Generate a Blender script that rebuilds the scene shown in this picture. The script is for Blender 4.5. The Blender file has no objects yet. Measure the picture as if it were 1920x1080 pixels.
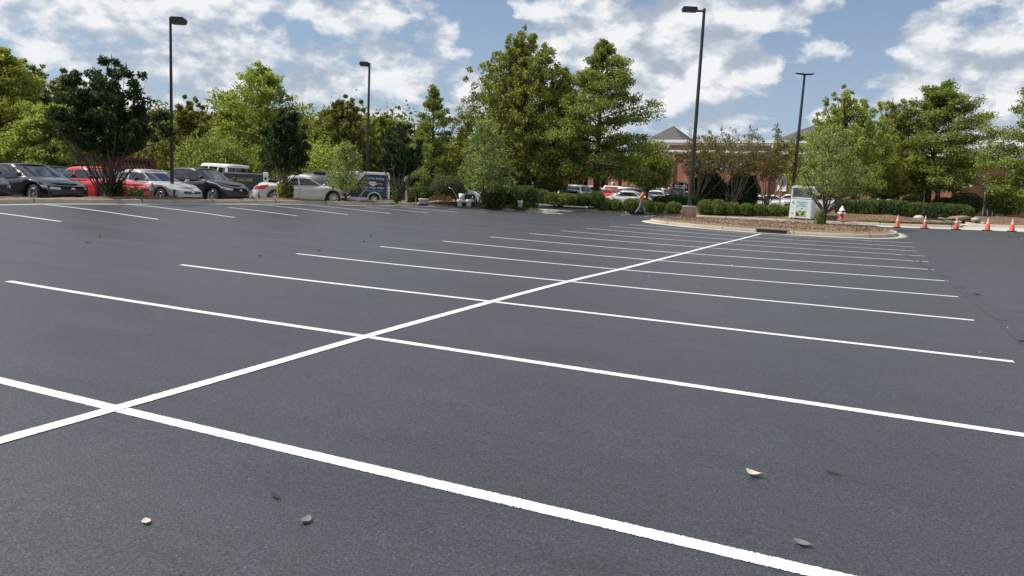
import bpy, math, random
import numpy as np
PI = math.pi
random.seed(7)
SC = bpy.context.scene
COL = SC.collection

# ------------------------------------------------------------------ camera numbers
F_PX = 1442.15; PITCH = 0.12796; ROLL = 0.0467964; YAW = -0.43697
CAM = np.array([4.4022, -3.3562, 1.5509])
FW = np.array([math.sin(YAW)*math.cos(PITCH), math.cos(YAW)*math.cos(PITCH), -math.sin(PITCH)])
_r = np.array([math.cos(YAW), -math.sin(YAW), 0.0]); _u = np.cross(_r, FW)
RT = math.cos(ROLL)*_r + math.sin(ROLL)*_u
UP = -math.sin(ROLL)*_r + math.cos(ROLL)*_u

# ------------------------------------------------------------------ terrain (thin plate spline)
ANCH = [(-5.58,2.74,0.076),(-5.58,5.48,0.101),(-5.58,8.22,0.122),(-5.58,10.96,0.134),(-5.58,13.7,0.142),(-5.58,16.44,0.153),(-5.58,19.18,0.16),(-5.58,21.92,0.17),(-5.58,24.66,0.184),(-5.58,27.4,0.2),(-5.58,30.14,0.22),(0,0,-0.004),(0,2.74,0.052),(0,5.48,0.09),(0,8.22,0.111),(0,10.96,0.1),(0,13.7,0.103),(0,16.44,0.112),(0,19.18,0.125),(0,21.92,0.132),(0,24.66,0.129),(0,27.4,0.137),(0,30.14,0.146),(5.71,5.48,0.096),(5.71,8.22,0.129),(5.71,10.96,0.149),(5.71,13.7,0.169),(5.71,16.44,0.178),(5.71,19.18,0.18),(5.71,21.92,0.173),(5.71,24.66,0.166),(5.71,27.4,0.17),(5.71,30.14,0.195),(-13.03,8.56,0.293),(-13.03,11.3,0.299),(-13.03,14.04,0.315),(-13.03,16.78,0.33),(-13.03,19.52,0.343),(-13.03,22.26,0.357),(-13.03,25,0.365),(-13.03,27.74,0.37),(-13.03,30.48,0.365),(-18.12,11.3,0.457),(-18.12,14.04,0.462),(-18.12,16.78,0.468),(-18.12,19.52,0.477),(-18.12,22.26,0.48),
 (-18.1,30,0.42),(-18.1,35.4,0.33),(-13.5,37.2,0.27),(-13,48,0.21),(-8,48,0.24),(0,48,0.33),(6,48,0.43),(5.5,45,0.40),(11,45,0.53),(-9.6,46,0.22),(-5,40,0.2),(3,42,0.26),
 (-21.5,8,0.30),(-21.5,14,0.29),(-21.5,20,0.27),(-23,28,0.26),(-28,35,0.30),(-35,25,0.36),(-60,10,0.5),(-60,60,0.8),(-30,60,0.6),(-10,65,0.6),(-20,90,0.8),(20,65,1.0),(40,65,1.3),(20,90,1.1),(60,110,1.5),(0,120,1.0),(-60,130,1.0),
 (0,-8,-0.05),(10,-8,-0.06),(20,0,0.05),(20,20,0.2),(30,40,0.6),(-8,-5,0.1),(-20,-5,0.4),(-20,-30,0.3),(20,-30,-0.1),(60,0,0.2),(60,60,1.3),(-60,-30,0.5)]
_A = np.array(ANCH, float)
def _K(d2): return np.where(d2 > 1e-9, d2*np.log(np.maximum(d2, 1e-9)), 0.0)
def _solve():
    n = len(_A); s = 20.0
    P = _A[:, :2]/s
    K = _K(((P[:, None]-P[None])**2).sum(-1)) + np.eye(n)*0.004
    T = np.c_[np.ones(n), P]
    M = np.zeros((n+3, n+3)); M[:n, :n] = K; M[:n, n:] = T; M[n:, :n] = T.T
    return np.linalg.solve(M, np.r_[_A[:, 2], 0, 0, 0]), P, s
_W, _P, _S = _solve()
def GG(X, Y):
    X = np.clip(np.asarray(X, float), -60, 60)/_S; Y = np.clip(np.asarray(Y, float), -30, 130)/_S
    Q = np.stack([X.ravel(), Y.ravel()], 1)
    k = _K(((Q[:, None]-_P[None])**2).sum(-1))
    z = k@_W[:-3] + _W[-3] + Q@_W[-2:]
    return z.reshape(X.shape)
def G(x, y): return float(GG(np.array([x]), np.array([y]))[0])

def ray(px, py, t):
    return CAM + t*(FW + RT*(px-960)/F_PX - UP*(py-540)/F_PX)
def spot(px, t, lift=0.0):
    """ground point in the direction of image column px, t metres away along the view axis"""
    py = 380.0
    for _ in range(12):
        P = ray(px, py, t); g = G(P[0], P[1])+lift
        py += (P[2]-g)*F_PX/t
    return P[0], P[1], g
def hgt(px, py, t, lift=0.0):
    """height at which the vertical through spot(px, t) crosses image row py"""
    x, y, g = spot(px, t, lift); d = np.array([x, y, 0.0])-CAM; q = (540-py)/F_PX
    return float((q*(d@FW)-d@UP)/(UP[2]-q*FW[2]))

# ------------------------------------------------------------------ object helpers
def tag(o, label=None, cat=None, group=None, kind=None):
    if label: o['label'] = label
    if cat: o['category'] = cat
    if group: o['group'] = group
    if kind: o['kind'] = kind
    return o
def thing(name, label, cat, loc=(0, 0, 0), rz=0.0, group=None):
    o = bpy.data.objects.new(name, None); COL.objects.link(o)
    o.empty_display_size = 0.2
    o.location = loc; o.rotation_euler = (0, 0, rz)
    return tag(o, label, cat, group)
def link(name, me, mat=None, parent=None):
    o = bpy.data.objects.new(name, me); COL.objects.link(o)
    if mat is not None and len(me.materials) == 0: me.materials.append(mat)
    if parent is not None: o.parent = parent
    return o
def copy_tree(o, parent=None):
    c = o.copy(); COL.objects.link(c)
    if parent is not None: c.parent = parent
    for ch in list(o.children): copy_tree(ch, c)
    return c
def setcol(o, c):
    o.color = (c[0], c[1], c[2], 1)
    for ch in o.children: setcol(ch, c)

def np_mesh(name, V, Fc, smooth=False):
    V = np.asarray(V, np.float32); Fc = np.asarray(Fc, np.int32)
    me = bpy.data.meshes.new(name)
    k = Fc.shape[1]; n = len(Fc)
    me.vertices.add(len(V)); me.vertices.foreach_set('co', V.ravel())
    me.loops.add(n*k); me.loops.foreach_set('vertex_index', Fc.ravel())
    me.polygons.add(n); me.polygons.foreach_set('loop_start', np.arange(0, n*k, k, dtype=np.int32))
    me.polygons.foreach_set('loop_total', np.full(n, k, np.int32))
    if smooth: me.polygons.foreach_set('use_smooth', np.ones(n, bool))
    me.update(calc_edges=True); me.validate()
    return me

class MB:
    def __init__(s): s.v = []; s.f = []; s.sm = []
    def add(s, V, Fs, smooth=False):
        b = len(s.v); s.v.extend([tuple(map(float, p)) for p in V])
        for f in Fs: s.f.append([b+i for i in f]); s.sm.append(smooth)
        return s
    def box(s, c, d, rz=0.0, taper=1.0, bev=0.0):
        x, y, z = d[0]/2, d[1]/2, d[2]/2
        cr, sr = math.cos(rz), math.sin(rz)
        if bev > 0:
            b = min(bev, x*.9, y*.9, z*.9)
            V = []; lay = [(-z, x-b, y-b), (-z+b, x, y), (z-b, x, y), (z, x-b, y-b)]
            for zz, xx, yy in lay:
                cc = b if abs(zz) < z-1e-9 else b*.4
                for px, py in ((xx-cc, -yy), (xx, -yy+cc), (xx, yy-cc), (xx-cc, yy), (-xx+cc, yy), (-xx, yy-cc), (-xx, -yy+cc), (-xx+cc, -yy)):
                    V.append((px, py, zz))
            Fs = [[i*8+j, i*8+(j+1) % 8, (i+1)*8+(j+1) % 8, (i+1)*8+j] for i in range(3) for j in range(8)]
            Fs += [list(range(7, -1, -1)), list(range(24, 32))]
        else:
            V = [(-x, -y, -z), (x, -y, -z), (x, y, -z), (-x, y, -z), (-x*taper, -y*taper, z), (x*taper, -y*taper, z), (x*taper, y*taper, z), (-x*taper, y*taper, z)]
            Fs = [(0, 3, 2, 1), (4, 5, 6, 7), (0, 1, 5, 4), (1, 2, 6, 5), (2, 3, 7, 6), (3, 0, 4, 7)]
        V = [(c[0]+a*cr-b_*sr, c[1]+a*sr+b_*cr, c[2]+z_) for a, b_, z_ in V]
        return s.add(V, Fs)
    def tube(s, pts, rads, n=8, cap=True, smooth=True):
        pts = [np.array(p, float) for p in pts]; V = []; up = np.array([0.13, 0.27, 0.95])
        for i, p in enumerate(pts):
            d = pts[min(i+1, len(pts)-1)]-pts[max(i-1, 0)]; d = d/(np.linalg.norm(d)+1e-9)
            a = np.cross(d, up if abs(d@up) < .97 else np.array([1, 0, 0.])); a /= np.linalg.norm(a); b = np.cross(d, a)
            for k in range(n):
                t = 2*PI*k/n; V.append(p+rads[i]*(math.cos(t)*a+math.sin(t)*b))
        Fs = [[i*n+k, (i+1)*n+k, (i+1)*n+(k+1) % n, i*n+(k+1) % n] for i in range(len(pts)-1) for k in range(n)]
        s.add(V, Fs, smooth)
        if cap:
            b = len(s.v)-len(V)
            s.f.append([b+k for k in range(n)]); s.sm.append(False)
            s.f.append([b+(len(pts)-1)*n+k for k in range(n-1, -1, -1)]); s.sm.append(False)
        return s
    def cyl(s, p0, p1, r0, r1=None, n=12): return s.tube([p0, p1], [r0, r0 if r1 is None else r1], n)
    def lathe(s, prof, c=(0, 0, 0), n=20, axis='z', smooth=True):
        V = []
        for r, h in prof:
            for k in range(n):
                t = 2*PI*k/n; a, b = r*math.cos(t), r*math.sin(t)
                V.append((c[0]+a, c[1]+b, c[2]+h) if axis == 'z' else (c[0]+a, c[1]+h, c[2]+b))
        m = len(prof)
        Fs = [[i*n+k, i*n+(k+1) % n, (i+1)*n+(k+1) % n, (i+1)*n+k] for i in range(m-1) for k in range(n)]
        return s.add(V, Fs, smooth)
    def prism(s, poly, z0, z1):
        n = len(poly); V = [(x, y, z0) for x, y in poly]+[(x, y, z1) for x, y in poly]
        Fs = [list(range(n-1, -1, -1)), list(range(n, 2*n))]+[[i, (i+1) % n, n+(i+1) % n, n+i] for i in range(n)]
        return s.add(V, Fs)
    def prism_y(s, poly, y0, y1):
        n = len(poly); V = [(x, y0, z) for x, z in poly]+[(x, y1, z) for x, z in poly]
        Fs = [list(range(n)), list(range(2*n-1, n-1, -1))]+[[(i+1) % n, i, n+i, n+(i+1) % n] for i in range(n)]
        return s.add(V, Fs)
    def build(s, name, mat=None, parent=None):
        me = bpy.data.meshes.new(name); me.from_pydata(s.v, [], s.f)
        me.polygons.foreach_set('use_smooth', s.sm); me.update()
        return link(name, me, mat, parent)

# ------------------------------------------------------------------ materials
def new_mat(name):
    m = bpy.data.materials.new(name); m.use_nodes = True
    nt = m.node_tree; return m, nt, nt.nodes['Principled BSDF']
def nd(nt, t, **kw):
    n = nt.nodes.new(t)
    for k, v in kw.items():
        if k in n.inputs: n.inputs[k].default_value = v
        else: setattr(n, k, v)
    return n
def ramp(nt, fac, stops, interp='LINEAR'):
    r = nt.nodes.new('ShaderNodeValToRGB'); r.color_ramp.interpolation = interp
    e = r.color_ramp.elements
    while len(e) < len(stops): e.new(0.5)
    for i, (p, c) in enumerate(stops):
        e[i].position = p; e[i].color = (c, c, c, 1) if isinstance(c, (int, float)) else (c[0], c[1], c[2], 1)
    nt.links.new(fac, r.inputs[0]); return r
def noise(nt, vec, scale, detail=4.0, rough=0.55, dist=0.0):
    n = nd(nt, 'ShaderNodeTexNoise'); n.inputs['Scale'].default_value = scale
    n.inputs['Detail'].default_value = detail; n.inputs['Roughness'].default_value = rough
    n.inputs['Distortion'].default_value = dist
    if vec is not None: nt.links.new(vec, n.inputs['Vector'])
    return n
def mixc(nt, fac, a, b, mode='MIX'):
    m = nt.nodes.new('ShaderNodeMix'); m.data_type = 'RGBA'; m.blend_type = mode
    for s, v in ((m.inputs[0], fac), (m.inputs[6], a), (m.inputs[7], b)):
        if hasattr(v, 'is_output') or isinstance(v, bpy.types.NodeSocket): nt.links.new(v, s)
        elif isinstance(v, (int, float)): s.default_value = v
        else: s.default_value = (v[0], v[1], v[2], 1)
    return m.outputs[2]
def math_(nt, op, a, b=None, clamp=False):
    m = nt.nodes.new('ShaderNodeMath'); m.operation = op; m.use_clamp = clamp
    for i, v in enumerate((a, b)):
        if v is None: continue
        if isinstance(v, bpy.types.NodeSocket): nt.links.new(v, m.inputs[i])
        else: m.inputs[i].default_value = v
    return m.outputs[0]
def wpos(nt): return nd(nt, 'ShaderNodeNewGeometry').outputs['Position']
def opos(nt): return nd(nt, 'ShaderNodeTexCoord').outputs['Object']
def bump(nt, b, h, strength=.3, dist=.01):
    n = nd(nt, 'ShaderNodeBump'); n.inputs['Strength'].default_value = strength; n.inputs['Distance'].default_value = dist
    nt.links.new(h, n.inputs['Height']); nt.links.new(n.outputs[0], b.inputs['Normal'])

def simple(name, col, rough=.6, metal=0.0, var=.12, vs=3.0, spec=.5, coat=0.0):
    m, nt, b = new_mat(name)
    n = noise(nt, opos(nt), vs, 5)
    r = ramp(nt, n.outputs[0], [(0.3, [c*(1-var) for c in col]), (0.7, [min(1, c*(1+var)) for c in col])])
    nt.links.new(r.outputs[0], b.inputs['Base Color'])
    b.inputs['Roughness'].default_value = rough; b.inputs['Metallic'].default_value = metal
    b.inputs['Specular IOR Level'].default_value = spec; b.inputs['Coat Weight'].default_value = coat
    b.inputs['Coat Roughness'].default_value = .04
    return m

def asphalt_mat(name, base, spk=1.0, rough=.62, patch=1.0):
    m, nt, b = new_mat(name); P = wpos(nt)
    big = noise(nt, P, .09, 3, .5)
    mp = nd(nt, 'ShaderNodeMapping'); nt.links.new(P, mp.inputs[0]); mp.inputs['Scale'].default_value = (.22, 1, 1)
    mp.inputs['Rotation'].default_value = (0, 0, .30)
    sw = noise(nt, mp.outputs[0], .8, 5, .62, .9)
    mid = noise(nt, P, 2.2, 4, .6)
    fine = noise(nt, P, 70, 4, .8)
    vor = nd(nt, 'ShaderNodeTexVoronoi'); vor.inputs['Scale'].default_value = 85; nt.links.new(P, vor.inputs['Vector'])
    c0 = [x*.93 for x in base]; c1 = [x*1.07 for x in base]
    r1 = ramp(nt, big.outputs[0], [(.35, c0), (.65, c1)])
    r2 = ramp(nt, sw.outputs[0], [(.3, 1-.2*patch), (.5, 1.0), (.72, 1+.09*patch)])
    r3 = ramp(nt, fine.outputs[0], [(.32, 1-.42*spk), (.5, 1.0), (.7, 1+.8*spk)])
    r4 = ramp(nt, vor.outputs['Distance'], [(.0, 1+1.1*spk), (.2, 1.0), (.6, 1-.1*spk)])
    r5 = ramp(nt, mid.outputs[0], [(.3, 1-.06*patch), (.7, 1+.06*patch)])
    c = mixc(nt, 1.0, r1.outputs[0], r2.outputs[0], 'MULTIPLY')
    sc_ = nd(nt, 'ShaderNodeSeparateColor'); nt.links.new(vor.outputs['Color'], sc_.inputs[0])
    r6 = ramp(nt, sc_.outputs[0], [(.012, .55), (.025, 1.0), (.982, 1.0), (.99, 1+.45*spk)])
    for r in (r3, r4, r5, r6): c = mixc(nt, 1.0, c, r.outputs[0], 'MULTIPLY')
    nt.links.new(c, b.inputs['Base Color'])
    rr = ramp(nt, sw.outputs[0], [(.3, rough-.06), (.7, rough+.05)])
    nt.links.new(rr.outputs[0], b.inputs['Roughness'])
    b.inputs['Specular IOR Level'].default_value = .5
    h = mixc(nt, .5, fine.outputs[0], vor.outputs['Distance'])
    bump(nt, b, h, .65, .005)
    return m
M = {}
M['asphalt'] = asphalt_mat('fresh sealed asphalt', (.046, .0495, .0575), 1.25, .49, 1.1)
M['old_asphalt'] = asphalt_mat('older grey asphalt', (.16, .16, .16), .5)
M['concrete_road'] = asphalt_mat('pale worn pavement', (.47, .46, .43), .25, .8, .5)

def concrete_mat(name, base, joints=True, stain=(.2, .17, .12)):
    m, nt, b = new_mat(name); P = wpos(nt)
    n1 = noise(nt, P, 1.3, 6, .65); n2 = noise(nt, P, 30, 4, .6)
    r1 = ramp(nt, n1.outputs[0], [(.3, [base[i]*.55+stain[i]*.35 for i in range(3)]), (.5, base), (.75, [c*1.15 for c in base])])
    r2 = ramp(nt, n2.outputs[0], [(.3, .8), (.6, 1.06)])
    c = mixc(nt, 1.0, r1.outputs[0], r2.outputs[0], 'MULTIPLY')
    nt.links.new(c, b.inputs['Base Color']); b.inputs['Roughness'].default_value = .85
    bump(nt, b, n2.outputs[0], .3, .004); return m
M['kerb'] = concrete_mat('weathered kerb concrete', (.40, .36, .29))
M['gutter'] = concrete_mat('gutter concrete', (.56, .52, .43))
M['joint'] = simple('dark joint', (.06, .055, .05), .9)

def paint_mat():
    m, nt, b = new_mat('road marking paint'); P = wpos(nt)
    n1 = noise(nt, P, 75, 4, .85); n2 = noise(nt, P, 2.6, 6, .7)
    s = ramp(nt, n1.outputs[0], [(.33, (.12, .12, .13)), (.40, (.55, .55, .54)), (.46, (.74, .74, .73)), (.6, (.79, .79, .77))])
    r2 = ramp(nt, n2.outputs[0], [(.3, .84), (.5, .96), (.7, 1.0)])
    nt.links.new(mixc(nt, 1.0, s.outputs[0], r2.outputs[0], 'MULTIPLY'), b.inputs['Base Color'])
    b.inputs['Roughness'].default_value = .55; bump(nt, b, n1.outputs[0], .4, .003); return m
M['paint'] = paint_mat()

def mulch_mat(name, a, bcol, c_, sc=14):
    m, nt, b = new_mat(name); P = wpos(nt)
    v = nd(nt, 'ShaderNodeTexVoronoi'); v.inputs['Scale'].default_value = sc; nt.links.new(P, v.inputs['Vector'])
    n = noise(nt, P, 1.1, 5, .6)
    sep = nd(nt, 'ShaderNodeSeparateColor'); nt.links.new(v.outputs['Color'], sep.inputs[0])
    r = ramp(nt, sep.outputs[0], [(.1, a), (.55, bcol), (.95, c_)])
    r2 = ramp(nt, n.outputs[0], [(.3, .68), (.7, 1.15)])
    nt.links.new(mixc(nt, 1.0, r.outputs[0], r2.outputs[0], 'MULTIPLY'), b.inputs['Base Color'])
    b.inputs['Roughness'].default_value = .95; bump(nt, b, v.outputs['Distance'], .8, .03); return m
M['mulch'] = mulch_mat('bark mulch', (.12, .07, .04), (.29, .195, .12), (.48, .36, .24), 30)
M['dark_mulch'] = mulch_mat('old pine straw', (.06, .03, .018), (.17, .095, .05), (.30, .19, .12), 18)
M['grass'] = mulch_mat('turf grass', (.035, .07, .012), (.09, .14, .03), (.2, .22, .07), 30)

def foliage(name, dark, mid, light, trans=.35):
    m = bpy.data.materials.new(name); m.use_nodes = True; nt = m.node_tree
    nt.nodes.clear(); out = nt.nodes.new('ShaderNodeOutputMaterial')
    g = nd(nt, 'ShaderNodeNewGeometry')
    r = ramp(nt, g.outputs['Random Per Island'], [(0.0, dark), (.5, mid), (.96, light)])
    n = noise(nt, g.outputs['Position'], .9, 3, .6)
    r2 = ramp(nt, n.outputs[0], [(.3, .72), (.7, 1.25)])
    c = mixc(nt, 1.0, r.outputs[0], r2.outputs[0], 'MULTIPLY')
    d = nd(nt, 'ShaderNodeBsdfPrincipled'); d.inputs['Roughness'].default_value = .62; d.inputs['Specular IOR Level'].default_value = .22
    nt.links.new(c, d.inputs['Base Color'])
    t = nd(nt, 'ShaderNodeBsdfTranslucent')
    nt.links.new(mixc(nt, 1.0, c, (1.12, 1.15, .6), 'MULTIPLY'), t.inputs[0])
    mx = nd(nt, 'ShaderNodeMixShader'); mx.inputs[0].default_value = trans
    nt.links.new(d.outputs[0], mx.inputs[1]); nt.links.new(t.outputs[0], mx.inputs[2]); nt.links.new(mx.outputs[0], out.inputs[0])
    return m
M['leaf_dark'] = foliage('dark glossy leaves', (.014, .032, .010), (.032, .064, .018), (.07, .12, .035), .28)
M['leaf_mid'] = foliage('mid green leaves', (0.098, 0.134, 0.034), (0.213, 0.268, 0.061), (0.403, 0.439, 0.146), .45)
M['leaf_maple'] = foliage('olive green maple leaves', (0.106, 0.125, 0.033), (0.237, 0.263, 0.056), (0.425, 0.438, 0.125), .45)
M['leaf_light'] = foliage('fresh light green leaves', (0.138, 0.178, 0.039), (0.305, 0.362, 0.081), (0.494, 0.529, 0.184), .48)
M['leaf_yellow'] = foliage('yellow green leaves', (0.154, 0.182, 0.033), (0.319, 0.341, 0.066), (0.495, 0.506, 0.154), .48)
M['leaf_olive'] = foliage('olive leaves', (0.088, 0.103, 0.027), (0.188, 0.206, 0.050), (0.338, 0.338, 0.100), .42)
M['leaf_grey'] = foliage('grey green leaves', (.115, .165, .045), (.25, .33, .105), (.43, .50, .23), .42)
M['leaf_red'] = foliage('bronze and olive leaves', (.10, .075, .026), (.18, .16, .048), (.28, .26, .09), .42)
M['leaf_hedge'] = foliage('clipped hedge leaves', (0.028, 0.055, 0.012), (0.070, 0.118, 0.022), (0.172, 0.250, 0.047), .2)
M['leaf_ball'] = foliage('clipped boxwood leaves', (0.051, 0.086, 0.015), (0.129, 0.187, 0.029), (0.273, 0.345, 0.064), .25)
M['leaf_topiary'] = foliage('olive topiary leaves', (0.052, 0.058, 0.016), (0.117, 0.124, 0.033), (0.221, 0.221, 0.065), .25)
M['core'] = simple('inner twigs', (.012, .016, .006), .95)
M['bark'] = simple('grey brown bark', (.075, .06, .048), .9, var=.35, vs=9)
M['bark_pale'] = simple('pale bark', (.20, .165, .13), .85, var=.3, vs=9)

def carpaint(name='car paint'):
    m, nt, b = new_mat(name)
    oi = nd(nt, 'ShaderNodeObjectInfo'); n = noise(nt, opos(nt), 2.2, 4)
    r = ramp(nt, n.outputs[0], [(.3, .93), (.7, 1.04)])
    nt.links.new(mixc(nt, 1.0, oi.outputs['Color'], r.outputs[0], 'MULTIPLY'), b.inputs['Base Color'])
    b.inputs['Roughness'].default_value = .35; b.inputs['Metallic'].default_value = 0; b.inputs['Specular IOR Level'].default_value = .25
    b.inputs['Coat Weight'].default_value = .65; b.inputs['Coat Roughness'].default_value = .03
    return m
M['carpaint'] = carpaint()
M['glass'] = simple('dark tinted car glass', (.012, .014, .016), .03, var=.1, spec=.9)
M['tyre'] = simple('tyre rubber', (.02, .02, .02), .8)
M['alloy'] = simple('alloy wheel', (.62, .62, .63), .3, .9)
M['blacktrim'] = simple('black plastic trim', (.012, .012, .013), .4)
M['headlamp'] = simple('clear headlamp', (.5, .52, .54), .08, .5, var=.3, vs=14)
M['tail'] = simple('red lamp lens', (.35, .01, .012), .12, var=.25, vs=9)
M['amber'] = simple('amber lens', (.6, .18, .02), .2)
M['chrome'] = simple('chrome', (.75, .75, .76), .12, 1.0)
M['pole'] = simple('dark bronze painted steel', (.030, .024, .020), .45, var=.15, spec=.5)
M['lens'] = simple('frosted lamp glass', (.22, .22, .21), .25)
M['steel'] = simple('galvanised steel', (.42, .43, .44), .45, .6)
M['white'] = simple('white painted metal', (.80, .81, .82), .4, var=.04)
M['white_plastic'] = simple('white plastic', (.78, .78, .76), .45, var=.05)
M['black'] = simple('black steel', (.02, .02, .022), .5)
M['graphic'] = simple('charcoal panel wrap', (.045, .045, .052), .3, var=.2, vs=2)
M['trim'] = simple('white painted cornice', (.72, .71, .68), .6, var=.07)
M['orange'] = simple('orange cone plastic', (.78, .13, .045), .5, var=.08)
M['orange_dull'] = simple('faded red orange cone plastic', (.55, .10, .08), .55, var=.08)
M['reflect'] = simple('reflective collar', (.68, .62, .60), .4)
M['hydrant_red'] = simple('hydrant red paint', (.38, .03, .05), .45)
M['grey_tank'] = simple('grey steel tank', (.17, .175, .185), .38, .5, var=.3, vs=4)
M['roof'] = simple('grey roof shingles', (.085, .083, .08), .85, var=.15, vs=6)
M['dark_glass'] = simple('dark shop window glass', (.015, .018, .022), .06, spec=.8)
M['shade'] = simple('dark arcade interior', (.03, .026, .024), .9)
M['stone'] = simple('pale boulder stone', (.42, .38, .32), .85, var=.3, vs=8)
M['stone_dark'] = simple('brown boulder stone', (.24, .18, .13), .85, var=.3, vs=8)
M['awning'] = simple('grey green awning', (.16, .18, .17), .7)
M['blue_sign'] = simple('blue sign letters', (.16, .42, .72), .4)
M['blue'] = simple('light blue lettering', (.10, .35, .72), .4)
M['yellow'] = simple('yellow lettering', (.6, .55, .08), .5)
M['yellow_dull'] = simple('dull yellow lettering', (.35, .33, .10), .6, var=.4, vs=20)
M['redp'] = simple('red paint', (.5, .03, .03), .4)
M['skin'] = simple('brown skin', (.10, .052, .033), .5, var=.06)
M['shirt'] = simple('orange t shirt', (.78, .22, .045), .8, var=.1, vs=6)
M['jeans'] = simple('grey blue jeans', (.16, .20, .23), .85, var=.18, vs=7)
M['shoe'] = simple('black shoes', (.012, .012, .012), .6)
M['hair'] = simple('black hair', (.01, .009, .009), .8)
M['leaf_dry'] = simple('dry beige leaf', (.55, .47, .38), .7, var=.15, vs=30)
M['leaf_grey_dead'] = simple('grey dead leaf', (.16, .155, .15), .7, var=.2, vs=30)
M['leaf_black'] = simple('black coated leaf', (.02, .02, .022), .6)
M['rust_conc'] = None
def polebase_mat():
    m, nt, b = new_mat('stained lamp base concrete'); P = opos(nt)
    sx = nd(nt, 'ShaderNodeSeparateXYZ'); nt.links.new(P, sx.inputs[0])
    n = noise(nt, P, 3.2, 5, .6); mp = nd(nt, 'ShaderNodeMapping'); mp.inputs['Scale'].default_value = (9, 9, .8); nt.links.new(P, mp.inputs[0])
    st = noise(nt, mp.outputs[0], 1.5, 4, .6)
    a = math_(nt, 'ADD', sx.outputs[2], math_(nt, 'MULTIPLY', n.outputs[0], .7))
    r = ramp(nt, a, [(.35, (.42, .23, .13)), (.62, (.46, .38, .30)), (.8, (.44, .42, .37))])
    r2 = ramp(nt, st.outputs[0], [(.35, .78), (.6, 1.05)])
    nt.links.new(mixc(nt, 1.0, r.outputs[0], r2.outputs[0], 'MULTIPLY'), b.inputs['Base Color']); b.inputs['Roughness'].default_value = .9
    bump(nt, b, n.outputs[0], .2, .01); return m
M['polebase'] = polebase_mat()
def brick_mat(name, c1, c2, mortar, sc=1.0):
    m, nt, b = new_mat(name)
    tc = opos(nt); s = nd(nt, 'ShaderNodeSeparateXYZ'); nt.links.new(tc, s.inputs[0])
    xy = math_(nt, 'ADD', s.outputs[0], s.outputs[1]); cb = nd(nt, 'ShaderNodeCombineXYZ')
    nt.links.new(xy, cb.inputs[0]); nt.links.new(s.outputs[2], cb.inputs[1])
    br = nd(nt, 'ShaderNodeTexBrick'); nt.links.new(cb.outputs[0], br.inputs['Vector'])
    br.inputs['Color1'].default_value = (*c1, 1); br.inputs['Color2'].default_value = (*c2, 1); br.inputs['Mortar'].default_value = (*mortar, 1)
    br.inputs['Scale'].default_value = sc; br.inputs['Mortar Size'].default_value = .008
    br.inputs['Brick Width'].default_value = .22; br.inputs['Row Height'].default_value = .075
    n = noise(nt, tc, .7, 5, .6); r = ramp(nt, n.outputs[0], [(.3, .82), (.7, 1.12)])
    nt.links.new(mixc(nt, 1.0, br.outputs['Color'], r.outputs[0], 'MULTIPLY'), b.inputs['Base Color']); b.inputs['Roughness'].default_value = .85
    return m
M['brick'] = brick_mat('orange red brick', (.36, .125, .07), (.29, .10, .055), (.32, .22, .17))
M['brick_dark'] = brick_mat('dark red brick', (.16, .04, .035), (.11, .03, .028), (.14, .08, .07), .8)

# ------------------------------------------------------------------ setting surfaces
def grid_sheet(name, x0, x1, y0, y1, step, mat, lift, kind='structure', cut=None):
    nx = int((x1-x0)/step)+1; ny = int((y1-y0)/step)+1
    X, Y = np.meshgrid(np.linspace(x0, x1, nx), np.linspace(y0, y1, ny))
    Z = GG(X, Y)+lift
    V = np.stack([X.ravel(), Y.ravel(), Z.ravel()], 1)
    I = np.arange(nx*ny).reshape(ny, nx)
    Fc = np.stack([I[:-1, :-1].ravel(), I[:-1, 1:].ravel(), I[1:, 1:].ravel(), I[1:, :-1].ravel()], 1)
    if cut is not None:
        cx = V[Fc].mean(1); Fc = Fc[~cut(cx[:, 0], cx[:, 1])]
    o = link(name, np_mesh(name, V, Fc, True), mat); tag(o, kind=kind); return o
# ground: fine in the middle, reaching the horizon
xs = np.concatenate([np.linspace(-900, -62, 9), np.linspace(-60, 60, 81), np.linspace(62, 900, 9)])
ys = np.concatenate([np.linspace(-300, -32, 5), np.linspace(-30, 130, 107), np.linspace(134, 1500, 9)])
X, Y = np.meshgrid(xs, ys); Z = GG(X, Y)-.07
I = np.arange(X.size).reshape(X.shape)
link('ground', np_mesh('ground', np.stack([X.ravel(), Y.ravel(), Z.ravel()], 1), np.stack([I[:-1, :-1].ravel(), I[:-1, 1:].ravel(), I[1:, 1:].ravel(), I[1:, :-1].ravel()], 1), True), M['grass'])['kind'] = 'structure'
KY = 48.0            # far kerb line
grid_sheet('parking_lot', -19.0, 30.0, -24.0, KY+.3, .6, M['asphalt'], 0.0)
grid_sheet('back_parking_lot', -60, -19.2, -24, 60, 1.2, M['old_asphalt'], .0)
grid_sheet('far_parking_lot', -60, 14, 58, 92, 1.6, M['old_asphalt'], .0)
grid_sheet('road', 4.4, 60, 45.35, 51.6, .8, M['concrete_road'], .006)
grid_sheet('driveway', 15.5, 22.5, 51.6, 74, .8, M['concrete_road'], .006)
grid_sheet('driveway', -19.2, -14.6, 38.6, 60, .8, M['concrete_road'], .008)

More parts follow.
